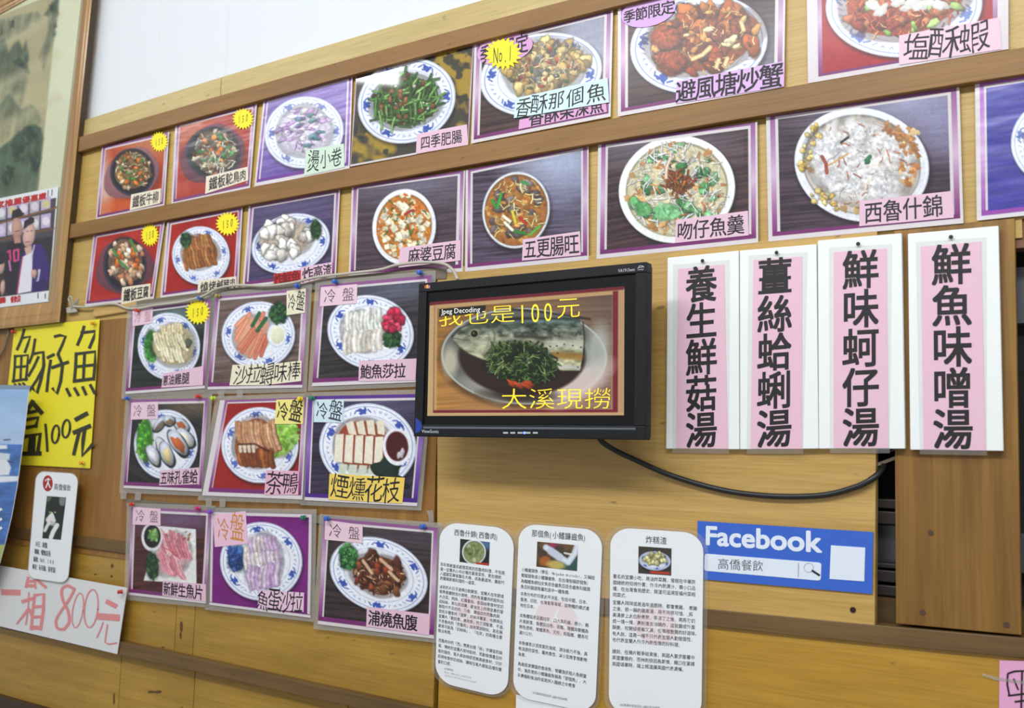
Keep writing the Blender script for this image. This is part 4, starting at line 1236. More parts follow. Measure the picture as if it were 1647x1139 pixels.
for px, py, cl, lb, dd in (
    (326, 480, 'blue', 'blue push pin at the top right corner of the scallion chicken card', D2),
    (354, 477, 'olive', 'olive yellow push pin at the top left corner of the crab stick card', D2),
    (482, 461, 'blue', 'blue push pin at the top right corner of the crab stick card', D2),
    (543, 454, 'blue', 'blue push pin at the top edge of the abalone salad card', D2),
    (679, 439.5, 'blue', 'blue push pin on the grey batten just left of the monitor top', D2),
    (225, 500, 'red', 'red push pin on the faded slip of the scallion chicken card', D2 + .002),
    (209, 641, 'blue', 'blue push pin at the top left corner of the mussel card', D2),
    (323, 638, 'red', 'red push pin at the top right corner of the mussel card', D2),
    (347, 641, 'lime', 'lime green push pin at the top left corner of the tea duck card', D2),
    (487, 642, 'yellow', 'yellow push pin at the top right corner of the tea duck card', D2),
    (506, 641, 'green', 'teal green push pin at the top left corner of the smoked squid card', D2),
    (216, 811, 'red', 'red push pin at the top left corner of the raw fish card', D2),
    (322, 817.5, 'magenta', 'magenta push pin at the top right corner of the raw fish card', D2),
    (342.5, 823, 'purple', 'purple push pin at the top left corner of the fish roe card', D2 + .002),
    (492, 832.5, 'green', 'green push pin at the top right corner of the fish roe card', D2),
    (530, 834, 'blue', 'blue push pin at the top left corner of the grilled fish belly card', D2 + .002),
    (684, 847, 'blue', 'blue push pin at the top right corner of the grilled fish belly card', D2),
    (26, 534, 'red', 'red push pin at the top left corner of the yellow poster', .008),
    (154, 521, 'orange', 'orange push pin at the top right corner of the yellow poster', .008),
    (136, 745, 'orange', 'orange push pin at the bottom right corner of the yellow poster', .008),
    (198, 951.6, 'red', 'red push pin at the right edge of the white sign in red brush writing', .03)):
    pin(px, py, cl, lb, dd)

# ------------------------------------------------------------------ four soup signs
SIGN_W = mat('white_sign_board', (240, 243, 241), .45)
SIGN_P = mat('sign_pink', (232, 190, 206), .5)
SIGNS = [
    ('white soup sign with pink strip, leftmost of the four soup signs', [(1073.4, 414.6), (1188, 403), (1189, 723), (1071, 722)], [(1090.5, 433), (1165, 425), (1170.6, 722), (1087.5, 721)], '養生鮮菇湯', [(1103, 430), (1153, 425), (1153, 719), (1103, 722)], (1131, 421)),
    ('white soup sign with pink strip, second from the left of the four', [(1189.6, 403), (1313, 392.6), (1316.3, 722), (1190, 723)], [(1212, 418), (1290, 412.5), (1290, 722), (1207, 722)], '薑絲蛤蜊湯', [(1219, 416), (1274, 412), (1273, 718), (1217, 722)], (1250, 408)),
    ('white soup sign with pink strip, third from the left of the four', [(1315, 387), (1450, 375), (1455.6, 722), (1317, 722)], [(1341, 405.5), (1426, 399.6), (1429, 721), (1341, 721)], '鮮味蚵仔湯', [(1355, 404), (1413, 400), (1414, 718), (1355, 720)], (1381, 394)),
    ('white soup sign with pink strip, rightmost of the four on the dark board', [(1460, 376), (1606, 363), (1614, 725.6), (1464, 723.6)], [(1481, 396.6), (1578, 388.6), (1585.6, 724.6), (1485.4, 722.8)], '鮮魚味噌湯', [(1498, 394), (1562, 390), (1565, 723), (1501, 723)], (1530, 383)),
]
for i, (lb, q, qp, txt, qt, nail) in enumerate(SIGNS):
    d = .017 + .001 * (i % 2)
    root = empty('soup_sign', tuple(P(*cen(q), d)), lb, 'sign', 'hanging soup signs')
    slab('sign_board', q, d, .011, SIGN_W, root, bevel=.0012)
    pk = slab('pink_strip', qp, d + .0008, .0007, SIGN_P, root)
    k = Ink(d + .0011)
    k.cells(qt, txt, .02, 3, vertical=True, grow=1.04)
    k.build('lettering', M_INK, pk)
    cov = slab('clear_cover', [(qp[0][0] - 8, qp[0][1] - 7), (qp[1][0] + 9, qp[1][1] - 7), (qp[2][0] + 2, qp[2][1] + 8), (qp[3][0] - 6, qp[3][1] + 8)], d + .0004, .0003, M_FILM_CLEAR, root)
    a = P(nail[0], nail[1], d)
    g = Geo()
    g.tube([a + [0, .004, .0], a + [0, -.004, .001]], .0012, 8)
    g.tube([a + [0, -.004, .001], a + [0, -.0052, .001]], [.0032, .0026], 10)
    tag(g.build('nail', mat('rusty_nail', (46, 38, 30), .5, .4), None), 'dark nail at the top of the ' + ('first', 'second', 'third', 'fourth')[i] + ' soup sign from the left', 'nail', 'nails of the soup signs')

# ------------------------------------------------------------------ monitor
MD = .115
mq = [(671.5, 457), (1038, 420), (1039.7, 706.7), (667, 702.8)]
corners = [P(*c_, MD) for c_ in mq]
mx0 = (corners[0][0] + corners[3][0]) / 2; mx1 = (corners[1][0] + corners[2][0]) / 2
mz0 = (corners[2][2] + corners[3][2]) / 2; mz1 = (corners[0][2] + corners[1][2]) / 2
mon = empty('monitor', ((mx0 + mx1) / 2, -MD, mz0), 'black flat monitor showing a steamed fish in a steel tray', 'monitor')
M_BLK = mat('black_plastic', (22, 22, 25), .5, spec=.3)
M_BLK2 = mat('black_panel_glass', (17, 17, 19), .45, spec=.2)
M_EDGE = mat('dark_grey_plastic', (52, 48, 56), .45)
iq = [P(*c_, MD) for c_ in ((684, 471), (1020, 438), (1021, 684), (681, 684))]
ix0 = (iq[0][0] + iq[3][0]) / 2; ix1 = (iq[1][0] + iq[2][0]) / 2; iz0 = (iq[2][2] + iq[3][2]) / 2; iz1 = (iq[0][2] + iq[1][2]) / 2
g = Geo()
g.box(mx0, mx1, -MD, -MD + .022, iz1, mz1)
g.box(mx0, mx1, -MD, -MD + .022, mz0, iz0)
g.box(mx0, ix0, -MD, -MD + .022, iz0, iz1)
g.box(ix1, mx1, -MD, -MD + .022, iz0, iz1)
g.build('bezel', M_BLK, mon, bevel=.0015)
g = Geo(); g.box(mx0 + .002, mx1 - .002, -MD + .0225, -MD + .032, mz0 + .002, mz1 - .002)
g.build('back_case', M_EDGE, mon, bevel=.004)
g = Geo(); g.box(mx0 + .08, mx1 - .08, -MD + .0325, -MD + .06, mz0 + .06, mz1 - .05)
g.box((mx0 + mx1) / 2 - .05, (mx0 + mx1) / 2 + .05, -MD + .06, -.0062, (mz0 + mz1) / 2 - .05, (mz0 + mz1) / 2 + .05)
g.build('wall_mount', M_BLK, mon, bevel=.002)
g = Geo(); g.box(ix0 - .001, ix1 + .001, -MD + .004, -MD + .012, iz0 - .001, iz1 + .001)
g.build('screen_panel', M_BLK2, mon)
S = lambda x, y: (660 + x / 3.674, 410 + y / 3.674)
sq = [S(115, 280), S(1265, 185), S(1262, 948), S(100, 952)]
p = Pic(sq, 1.15, 40)
p.fill((196, 164, 116))
p.poly([S(112, 278), S(1270, 182), S(1262, 206), S(1228, 212), S(1226, 930), S(134, 934), S(142, 298), S(112, 300)], (112, 34, 46))
p.poly([S(144, 296), S(1262, 206), S(1262, 212), S(1228, 214), S(1200, 218), S(1196, 916), S(154, 918), S(146, 930), S(138, 930)], (190, 156, 108))
p.poly([S(1228, 212), S(1262, 208), S(1260, 930), S(1226, 930)], (186, 150, 110))
p.poly([S(1196, 216), S(1226, 212), S(1224, 930), S(136, 934), S(138, 918), S(1196, 914)], (120, 36, 50))
iq2 = [S(160, 318), S(1195, 235), S(1190, 912), S(155, 915)]
n_ = p.noise(80, 3.5, -.05, 3)
m_ = np.zeros(p.X.shape)
_c = p.C.copy()
tt = np.clip((p.X - 690) / 300, 0, 1)[..., None]; vv = np.clip((p.Y - 480) / 180, 0, 1)[..., None]
wd = (np.array((176, 124, 62)) * (1 - tt) + np.array((134, 110, 98)) * tt) * (.8 + .35 * n_[..., None]) * (.82 + .25 * vv)
p.C = wd / 255
pic = p.C
p.C = _c
p.poly(iq2, None, 1, 1.2, fx=lambda X, Y: pic[p.win(min(a for a, _ in iq2) - 2, min(b for _, b in iq2) - 2, max(a for a, _ in iq2) + 2, max(b for _, b in iq2) + 2)] * 255)
cx, cy = S(672, 598)
k_ = 1 / 3.674
p.ell(cx - 2, cy + 6, 496 * k_, 290 * k_, .03, (60, 36, 20), .6, 8)
p.ell(cx, cy, 493 * k_, 288 * k_, .03, (112, 114, 108), 1, 1.5, -.2)
p.ring(cx, cy, 484 * k_, 280 * k_, .03, 3, (190, 192, 186), .8)
p.ring(cx, cy + 2, 425 * k_, 250 * k_, .03, 12, (92, 94, 90), .6, 6)
x, y = S(1010, 760); p.ell(x, y, 56, 22, -.6, (226, 206, 200), .85, 14)
x, y = S(1110, 560); p.ell(x, y, 18, 40, .1, (190, 196, 190), .7, 14)
x, y = S(235, 630); p.ell(x, y, 12, 24, 0, (206, 200, 176), .8, 10)
x, y = S(420, 800); p.ell(x, y, 40, 10, .5, (176, 176, 166), .6, 8)
x, y = S(660, 600); p.ell(x, y, 375 * k_, 232 * k_, .03, (48, 34, 30), 1, 4)
x, y = S(640, 830); p.ell(x, y, 60, 10, .05, (40, 26, 20), .7, 8)
x, y = S(800, 350); p.stroke([S(600, 322), S(800, 340), S(1060, 380)], 4, (40, 40, 40), .8, 2)
fish = [S(*a) for a in ((246, 486), (290, 440), (350, 412), (420, 398), (520, 388), (700, 380), (1000, 378), (1024, 470), (1020, 580), (1004, 684), (900, 684), (800, 664), (700, 640), (560, 628), (440, 624), (350, 586), (280, 540))]
fn1 = p.noise(9, 5, .0, 3); fn2 = p.noise(30, 8, .05, 2)


def fishcol(X, Y):
    w = p.win(min(a for a, _ in fish) - 2, min(b for _, b in fish) - 2, max(a for a, _ in fish) + 2, max(b for _, b in fish) + 2)
    t = np.clip((Y - S(0, 378)[1]) / (300 * k_), 0, 1)[..., None]
    top, mid, low = np.array((50, 68, 66.)), np.array((160, 164, 142.)), np.array((204, 206, 160.))
    c_ = np.where(t < .4, top * (1 - t / .4) + mid * t / .4, mid * (1 - (t - .4) / .6) + low * (t - .4) / .6)
    return c_ * (.2 + 1.3 * fn1[w][..., None] + (t > .35) * (.35 - .6 * fn1[w][..., None])) * (.8 + .4 * fn2[w][..., None])


p.poly(fish, None, 1, 2, fx=fishcol)
p.stroke([S(620, 480), S(700, 484), S(830, 494)], 6, (54, 50, 44), .8, 4)
p.stroke([S(850, 590), S(1004, 604)], 11, (150, 106, 40), .8, 6)
p.stroke([S(820, 520), S(1010, 530)], 13, (196, 198, 186), .6, 8)
p.stroke([S(880, 660), S(1000, 668)], 6, (196, 200, 196), .8, 4)
for a in ((826, 542), (866, 538), (910, 530), (960, 536), (1008, 546), (880, 484), (980, 470), (870, 580), (800, 440), (990, 664)):
    x, y = S(*a); p.ell(x, y, 1.4, 1.2, 0, (30, 36, 34), .9)
x, y = S(378, 466); p.ell(x, y, 8, 8, 0, (150, 146, 110), .8, 3); p.ell(x, y, 5.5, 5.5, 0, (28, 26, 24)); p.ell(x - 1, y - 1, 1.5, 1.5, 0, (120, 110, 90))
p.stroke([S(248, 490), S(300, 500), S(350, 505)], 2, (90, 92, 74), .8); p.stroke([S(450, 440), S(470, 500), S(430, 590)], 3, (120, 124, 96), .6, 3)
for a in ((330, 540), (420, 540), (500, 470), (320, 430), (520, 560)):
    x, y = S(*a); p.ell(x, y, 8, 5, .4, (206, 206, 176), .5, 5)
p.stroke([S(246, 486), S(290, 436), S(350, 408), S(420, 394), S(520, 384), S(700, 376), S(1000, 374)], 2.4, (34, 40, 36), .8, 2)
p.stroke([S(262, 520), S(330, 580), S(440, 626), S(560, 634)], 2, (70, 74, 54), .7, 2)
p.stroke([S(470, 410), S(500, 470), S(490, 540), S(440, 600)], 3, (86, 92, 66), .7, 3)
p.stroke([S(300, 470), S(350, 430), S(430, 412)], 6, (70, 82, 62), .6, 5)
p.stroke([S(540, 400), S(700, 392), S(960, 396)], 5, (150, 176, 176), .45, 4)
p.stroke([S(1020, 400), S(1030, 500), S(1024, 600), S(1006, 690)], 2.5, (40, 34, 30), .7, 2)
cxg, cyg = S(655, 640)
food(p, (cxg, cyg, 200 * k_, 118 * k_, .12), (44, 60, 30), [('shred', 230, [(52, 78, 36), (70, 100, 48), (36, 56, 28), (92, 120, 66), (30, 44, 24)], (5, 13), 5, None, 1), ('shred', 34, [(136, 156, 96), (166, 176, 120), (120, 140, 84)], (5, 11), 8, None, 1.05), ('flat', 20, [(30, 40, 24)], (4, 8), 1.5, None, .9)])
for a in ((600, 760), (640, 770), (690, 775), (700, 760)):
    x, y = S(*a); p.blob(x, y, 9, 4, .5, (176, 70, 34), .3)
p.poly([S(172, 322), S(445, 298), S(445, 340), S(170, 366)], (24, 20, 14))
scr = p.build('screen_image', MD - .0036, M_SCREEN, mon, .01)
M_YEL = mat('screen_yellow', (226, 192, 40), .4, emit=.85)
M_SWHITE = mat('screen_white', (206, 206, 200), .4, emit=.7)
k = Ink(MD - .0033)
k.cells([S(160, 316), S(620, 286), S(624, 400), S(162, 430)], '我也是', -.01, 3)
k.build('screen_lettering', M_YEL, mon)
k = Ink(MD - .0033)
k.cells([S(622, 290), S(850, 274), S(852, 386), S(624, 404)], '100', -.006, 3, grow=1.4)
k.build('screen_lettering', M_YEL, mon)
k = Ink(MD - .0033)
k.cells([S(862, 250), S(1002, 242), S(1006, 370), S(864, 382)], '元', -.01, 3, grow=1.05)
k.build('screen_lettering', M_YEL, mon)
k = Ink(MD - .0033)
k.cells([S(530, 785), S(1190, 780), S(1190, 914), S(532, 918)], '大溪現撈', -.01, 3)
k.build('screen_lettering', M_YEL, mon)
k = Ink(MD - .0030)
k.poly([S(172, 322), S(445, 298), S(445, 340), S(170, 366)])
ob = k.build('screen_text_box', mat('screen_black', (22, 19, 14), .4), mon)
k = Ink(MD - .0028)
k.line([S(182, 322), S(412, 306), S(412, 346), S(182, 360)], 'Jpeg Decoding', .004)
k.poly([S(425, 334), S(442, 332), S(442, 337), S(425, 339)])
k.build('lettering', M_SWHITE, ob)
M_LG = mat('light_grey_mark', (186, 188, 192), .5)
k = Ink(MD + .0006)
k.line([S(66, 1032), S(168, 1034), S(168, 1054), S(66, 1052)], 'ViewSonic', .012)
k.line([S(1228, 84), S(1326, 76), S(1326, 96), S(1228, 104)], 'VA1913wm', .008)
k.pen([S(1344, 80), S(1356, 64), S(1374, 66), S(1380, 74)], 1.0); k.pen([S(1350, 76), S(1378, 70)], .9); k.line([S(1344, 86), S(1378, 82), S(1378, 90), S(1344, 94)], 'energy', .01)
k.build('brand_lettering', M_LG, mon)
for x in (562, 605, 648, 695, 738):
    slab('button', [S(x - 14, 1047), S(x + 14, 1047), S(x + 14, 1057), S(x - 14, 1057)], MD + .001, .0014, M_LG, mon)
x, y = S(673, 1052)
slab('power_light', [(x + 2 * math.cos(a), y + 2 * math.sin(a)) for a in [i * .785 for i in range(8)]], MD + .0014, .0014, mat('blue_led', (90, 120, 255), .3, emit=3.0), mon)
slab('trim_line', [S(76, 1014), S(1330, 1022), S(1330, 1034), S(76, 1027)], MD + .0006, .0008, mat('grey_trim_line', (92, 98, 106), .4), mon)
x, y = S(99, 188)
for j, cc in enumerate(((206, 80, 60), (230, 190, 90), (190, 120, 150))):
    slab('bird_logo', [(x - 4 + 3 * j, y - 2 - (j % 2)), (x - 1.5 + 3 * j, y - 2.4 - (j % 2)), (x - 1.4 + 3 * j, y + 2.5), (x - 4 + 3 * j, y + 2.8)], MD + .0006, .0007, mat('logo_%d' % j, cc, .5), mon)
slab('blue_sticker', [(668.5, 672), (677, 679), (679, 687), (675, 695), (668, 697)], MD + .0006, .0007, mat('blue_sticker', (40, 62, 148), .4), mon)

# ------------------------------------------------------------------ cables
def cable(name, pts, r, m, label, cat='cable'):
    g = Geo()
    g.tube(smooth_path([P(x, y, d) for x, y, d in pts]), r, 10)
    return tag(g.build(name, m, smooth=True), label, cat)


cable('cable', [(118, 493, .014), (140, 494, .013), (160, 491, .013), (185, 489, .013), (205, 496, .014), (225, 496, .018), (250, 491, .02), (290, 486, .02), (325, 477, .022), (348, 465, .02), (380, 459, .018), (430, 460, .018), (470, 455, .02), (510, 446, .02), (560, 440, .018), (610, 434, .018), (640, 426, .02), (680, 422, .02), (712, 424, .03), (728, 434, .05), (736, 449, .085)], .0032,
      mat('beige_cable', (186, 180, 164), .45), 'beige cable running along the batten to the top of the monitor')
cable('power_cable', [(962, 690, .06), (966, 708, .05), (985, 722, .03), (1020, 739, .02), (1080, 765, .014), (1160, 788, .012), (1240, 798, .012), (1320, 797, .012), (1372, 785, .013), (1400, 772, .0128), (1418, 756, -.002), (1423, 740, -.03), (1424, 715, -.05)], .0048,
      mat('black_rubber', (30, 30, 32), .4), 'black power cable sagging from the monitor bottom to the dark slit')
g = Geo()
for pts in ([(116, 497, .012), (112, 486, .02), (110, 480, .022), (114, 477, .02), (117, 485, .016), (118, 494, .012)], [(116, 494, .012), (122, 486, .018), (126, 480, .02), (124, 488, .016), (120, 493, .012)]):
    g.tube(smooth_path([P(x, y, d) for x, y, d in pts], 5), .0022, 8)
tie = g.build('cable_tie', mat('clear_grey_plastic', (178, 174, 162), .35), smooth=True)
tag(tie, 'greyish plastic cable tie on the wall just right of the painting frame', 'cable tie')
slab('tie_base', [(106, 495), (121, 493), (122, 502), (107, 504)], .012, .006, mat('clear_grey_plastic', (178, 174, 162), .35), tie, bevel=.001)
cable('cord', [(18, 505, .008), (15, 527, .008), (11, 548, .008), (4, 566, .008), (-10, 586, .008)], .0028, mat('grey_cord', (120, 112, 92), .6), 'thin grey cord hanging below the painting frame at the left edge', 'cord')

# ------------------------------------------------------------------ framed painting
FD = .024
fr = empty('framed_painting', tuple(P(40, 200, .012)), 'ink landscape painting in a golden wood frame at the upper left', 'painting')
lerp = lambda a, b, t: (a[0] + (b[0] - a[0]) * t, a[1] + (b[1] - a[1]) * t)
in_tr, in_br, out_tr, out_br = (140, -56), (80.5, 486), (155.5, -78), (95.5, 518)
in_bl, out_bl, in_tl, out_tl = (-330, 535), (-345, 568), (-250, 160), (-265, 130)
def bar(name, q, prof=True):
    a, b, c_, e = q          # outer0, outer1, inner1, inner0
    pts = []
    for t, dz in ((0, FD - .002), (.15, FD), (.4, FD - .0015), (.5, FD - .0005), (.8, FD - .005), (1, FD - .008)):
        pts.append((t, dz))
    v, f = [], []
    for (o_, i_) in ((a, e), (b, c_)):
        v.append(P(*o_, FD - .002) + np.array([0, FD - .008, 0]))
        for t, dz in pts:
            v.append(P(*lerp(o_, i_, t), dz))
        v.append(P(*i_, FD - .008) + np.array([0, FD - .014, 0]))
    n = len(pts) + 2
    f = [[i, i + 1, n + i + 1, n + i] for i in range(n - 1)] + [[n - 1, 0, n, 2 * n - 1]] + [list(range(n))[::-1], [n + i for i in range(n)]]
    o = link(name, v, f, WD_FRAME, fr)
    o.data.materials.append(mat('shaded_frame_side', (70, 54, 34), .5))  # dark brown outer side; the shade on it is put into the colour
    o.data.polygons[0].material_index = 1
    return o
bar('frame_bar', (out_tr, out_br, in_br, in_tr))
bar('frame_bar', (out_br, out_bl, in_bl, in_br))
bar('frame_bar', (out_tl, out_tr, in_tr, in_tl))
bar('frame_bar', (out_bl, out_tl, in_tl, in_bl))
slab('frame_lip', [lerp(in_tr, out_tr, .0), in_tr, in_br, lerp(in_br, in_tr, .001), (in_br[0] - 3.5, in_br[1] - 3), (in_tr[0] - 3.5, in_tr[1])][1:], FD - .0075, .002, mat('dull_gold_lip', (150, 138, 104), .4), fr)
pq = [(-250, 150), (141, -58), (82, 488), (-330, 537)]
p = Pic(pq, 1.6, 60)
p.fill((206, 208, 176))
p.mottle(0, (196, 198, 166), 60, .4, .4, .6)
art = [(-260, 130), (95, -13), (59, 330), (-340, 480)]
base = np.array((168, 160, 122.)) * (.92 + .16 * p.noise(60, 40, -.4, 3)[..., None])
tx1, tx2 = p.noise(7, 46, .14, 3), p.noise(22, 14, -.4, 3)
wv = lambda pts: p.win(min(a for a, _ in pts) - 2, min(b for _, b in pts) - 2, max(a for a, _ in pts) + 2, max(b for _, b in pts) + 2)
p.poly(art, None, 1, 2, fx=lambda X, Y: base[wv(art)])


def mountain(pts, h, dark, fade=(168, 160, 122)):
    """ink-washed crag: dark ridge fading into mist below"""
    top = min(b for _, b in pts)

    def f(X, Y):
        w = wv(pts)
        t = np.clip((Y - top) / h, 0, 1)[..., None] ** 1.3
        c_ = np.asarray(dark, float) * (1 - t) + np.asarray(fade, float) * t
        return c_ * (.55 + .55 * tx1[w][..., None] + .4 * tx2[w][..., None])
    p.poly(pts, None, .92, 5, fx=f)


mountain([(96, -10), (92, 30), (86, 66), (78, 96), (70, 112), (62, 92), (70, 70), (78, 48), (76, 24), (84, 4)], 150, (66, 78, 64))
mountain([(-40, 60), (-10, 34), (8, 30), (24, 26), (40, 22), (60, 18), (70, 30), (50, 44), (26, 58), (-4, 76), (-40, 100)], 110, (120, 124, 98))
mountain([(-60, 130), (-20, 88), (-6, 70), (8, 62), (14, 84), (22, 70), (30, 64), (36, 78), (42, 66), (46, 84), (44, 130), (36, 170), (10, 190), (-60, 220)], 130, (66, 80, 62))
mountain([(-70, 230), (-20, 190), (0, 168), (14, 150), (22, 160), (34, 176), (50, 168), (62, 178), (66, 196), (50, 214), (10, 240), (-70, 290)], 90, (84, 94, 72))
mountain([(-70, 320), (-30, 262), (0, 238), (16, 226), (30, 212), (44, 204), (56, 200), (66, 206), (70, 222), (64, 270), (58, 330), (0, 350)], 170, (52, 74, 56), (110, 122, 96))
for x0, y0, s_, n_t in ((84, 34, 24, 10), (34, 100, 16, 8), (50, 218, 14, 12), (30, 244, 18, 14), (56, 262, 18, 14), (12, 282, 16, 10)):
    for i in range(n_t):
        p.blob(x0 + R.uniform(-9, 9), y0 + R.uniform(-s_, s_), R.uniform(2, 5), R.uniform(3, 8), R.uniform(-.5, .5), R.choice(((40, 60, 46), (52, 70, 54), (34, 48, 38))), .35, .1, .1, .6, soft=3)
for y0 in (62, 128, 196):
    p.stroke([(-60, y0 + 34), (10, y0 + 6), (50, y0 - 16), (92, y0 - 40)], 12, (186, 178, 142), .45, 14)
p.build('painting_sheet', FD - .013, M_PRINT_MATTE, fr)
k = Ink(FD - .0127)
k.cells([(14, 34), (24, 30), (24, 44), (14, 48)], '清', .01); k.cells([(-6, 46), (4, 42), (4, 56), (-6, 60)], '山', .01)
k.build('seal_writing', mat('faded_ink', (60, 60, 50), .6), fr)

# group photograph tucked into the frame
ph = [(-75, 334), (93.8, 300), (79, 485), (-85, 505)]
p = Pic(ph, 1.1, 61)
p.fill((226, 226, 230))
V = lambda x, y: (x / 4.746, 300 + y / 4.746)
band = [V(-360, 240), V(430, 85), V(375, 795), V(-400, 900)]
p.poly(band, (70, 66, 72))
for j in range(2):
    for i in range(9):
        x, y = V(-330 + 85 * i, 270 + 130 * j - 17 * i)
        p.poly([(x - 8, y - 10), (x + 8, y - 13), (x + 7, y + 10), (x - 8, y + 12)], R.choice(((196, 192, 206), (170, 166, 176), (190, 170, 206))))
        p.ell(x, y, 6, 7, 0, R.choice(((226, 222, 226), (206, 196, 130), (214, 206, 216))), .9, 2)
p.stroke([V(-360, 345), V(0, 280), V(430, 160)], 3.2, (120, 84, 56)); p.stroke([V(-360, 460), V(0, 410), V(410, 320)], 3.2, (110, 76, 50))
p.poly([V(-360, 480), V(400, 380), V(375, 790), V(-390, 890)], (44, 40, 44))
# middle figure: black cap, black shirt
p.poly([V(20, 830), V(50, 470), V(90, 420), V(160, 410), V(200, 480), V(190, 820)], (34, 28, 38))
p.blob(*V(130, 320), 9, 17, 0, (196, 150, 136), .04, .15, .2); p.poly([V(85, 250), V(95, 185), V(150, 165), V(170, 195), V(190, 210), V(165, 225)], (38, 30, 38)); p.poly([V(105, 385), V(155, 385), V(160, 430), V(110, 435)], (186, 136, 120))
p.stroke([V(60, 500), V(75, 490), V(80, 560)], 3.2, (206, 60, 120)); p.stroke([V(105, 490), V(140, 480), V(140, 560), V(110, 570), V(105, 500)], 3.2, (206, 70, 126)); p.stroke([V(70, 570), V(80, 640)], 3, (196, 120, 180))
# right figure: blue jacket over white shirt
p.poly([V(120, 820), V(150, 560), V(180, 500), V(250, 440), V(320, 440), V(360, 520), V(375, 640), V(360, 760), V(330, 800)], (58, 36, 110))
p.poly([V(135, 820), V(170, 540), V(250, 490), V(245, 640), V(240, 800)], (226, 222, 232))
p.stroke([V(172, 540), V(130, 815)], 1.6, (190, 60, 60)); p.stroke([V(262, 450), V(240, 540)], 2, (196, 200, 206))
p.blob(*V(222, 372), 9.5, 20, .15, (216, 176, 164), .04, .15, .2); p.poly([V(175, 335), V(185, 265), V(240, 230), V(262, 245), V(262, 275), V(215, 300)], (40, 34, 44)); p.poly([V(185, 470), V(240, 450), V(245, 500), V(200, 525)], (206, 164, 150))
p.stroke([V(195, 425), V(225, 420)], 1.6, (150, 70, 70)); p.stroke([V(205, 345), V(215, 343)], 1.2, (60, 40, 40)); p.stroke([V(235, 340), V(247, 337)], 1.2, (60, 40, 40)); p.stroke([V(115, 345), V(150, 335)], 1.2, (90, 60, 56))
p.blob(*V(260, 665), 5, 7, .2, (206, 160, 140), .15); p.stroke([V(300, 640), V(285, 720)], 4, (190, 190, 206)); p.stroke([V(290, 660), V(280, 715)], 1.4, (60, 50, 90))
p.poly([V(250, 740), V(340, 700), V(360, 760), V(300, 805), V(240, 800)], (44, 28, 90))
# left figure at the edge
p.poly([V(-80, 840), V(-60, 720), V(20, 690), V(55, 820)], (60, 40, 50)); p.blob(*V(5, 600), 6, 15, 0, (206, 166, 150), .05, .15, .2); p.blob(*V(0, 545), 9, 10, 0, (40, 32, 36), .1); p.blob(*V(20, 770), 4, 12, .1, (206, 166, 150), .1)
p.poly([V(-390, 900), V(375, 795), V(378, 888), V(-400, 1000)], (226, 226, 230))
poster = empty('group_photo_poster', tuple(P(10, 400, FD + .003)), 'photo poster of people in dark jackets tucked into the lower corner of the painting frame', 'poster')
slab('poster_sheet', ph, FD - .0085, .001, M_PAPER, poster)
p.build('photo_print', FD - .0082, M_PRINT, poster)
k = Ink(FD - .0079)
k.cells([V(-110, 130), V(355, 42), V(352, 96), V(-110, 190)], '獨家推薦優惠讚', .05, grow=.95)
k.build('red_lettering', mat('poster_red', (186, 36, 36), .5), poster)
k = Ink(FD - .0079)
k.cells([V(-80, 862), V(44, 840), V(44, 888), V(-80, 912)], '高僑', .05); k.build('red_lettering', mat('poster_red', (186, 36, 36), .5), poster)
k = Ink(FD - .0079)
k.cells([V(80, 840), V(158, 826), V(158, 880), V(80, 892)], '餐飲店', .05)
k.build('red_lettering', mat('poster_red', (186, 36, 36), .5), poster)
k = Ink(FD - .0079)
for x, y in ((368, 55), (398, 50)):
    k.pen([V(x, y - 25), V(x - 3, y + 18)], 1.4)
for x, y in ((290, 835), (345, 838)):
    k.pen([V(x, y - 20), V(x, y + 16)], 1.6)
k.build('dark_lettering', mat('poster_dark', (60, 56, 60), .5), poster)

# ------------------------------------------------------------------ yellow handwritten poster
T = lambda x, y: (x / 4.575, 500 + y / 4.575)
yp = [T(108, 118), T(733, 62), (144.5, 753.5), (-2, 746)]
root = empty('handwritten_poster', tuple(P(80, 640, .007)), 'yellow paper poster with large black handwriting below the painting frame', 'poster')
slab('poster_sheet', yp, .007, .001, mat('bright_yellow_paper', (236, 222, 48), .55), root)
k = Ink(.0073)
pen = lambda w, *pts, taper=1.0: k.pen([T(*a) for a in pts], w * 1.15 / 4.575, taper)
pen(19, (178, 138), (158, 210), (126, 285)); pen(18, (166, 200), (222, 190), (205, 245), (183, 305))
pen(17, (112, 330), (108, 420), (98, 525)); pen(17, (106, 336), (206, 326), (200, 420), (190, 512)); pen(16, (158, 332), (150, 512)); pen(16, (106, 415), (200, 408)); pen(18, (92, 518), (200, 502))
pen(15, (108, 540), (120, 552)); pen(15, (140, 536), (150, 548)); pen(15, (168, 532), (182, 545))
pen(18, (258, 210), (240, 320), (214, 385)); pen(22, (238, 318), (318, 304), (322, 400), (300, 510), (272, 606), (244, 574)); pen(18, (282, 340), (250, 410), (210, 480)); pen(18, (312, 430), (270, 510), (216, 588))
pen(19, (402, 190), (440, 180), (482, 188), (458, 250), (425, 322)); pen(20, (350, 345), (396, 322)); pen(19, (372, 365), (356, 470), (344, 592)); pen(21, (428, 322), (460, 400), (446, 520), (418, 612), (388, 572)); pen(22, (384, 418), (500, 378))
pen(20, (618, 116), (600, 180), (570, 250)); pen(20, (598, 162), (698, 150), (688, 200), (658, 272)); pen(20, (560, 312), (556, 410), (546, 522)); pen(20, (556, 318), (700, 300), (698, 400), (688, 508)); pen(19, (622, 312), (612, 512)); pen(19, (556, 412), (694, 398)); pen(22, (542, 518), (690, 500))
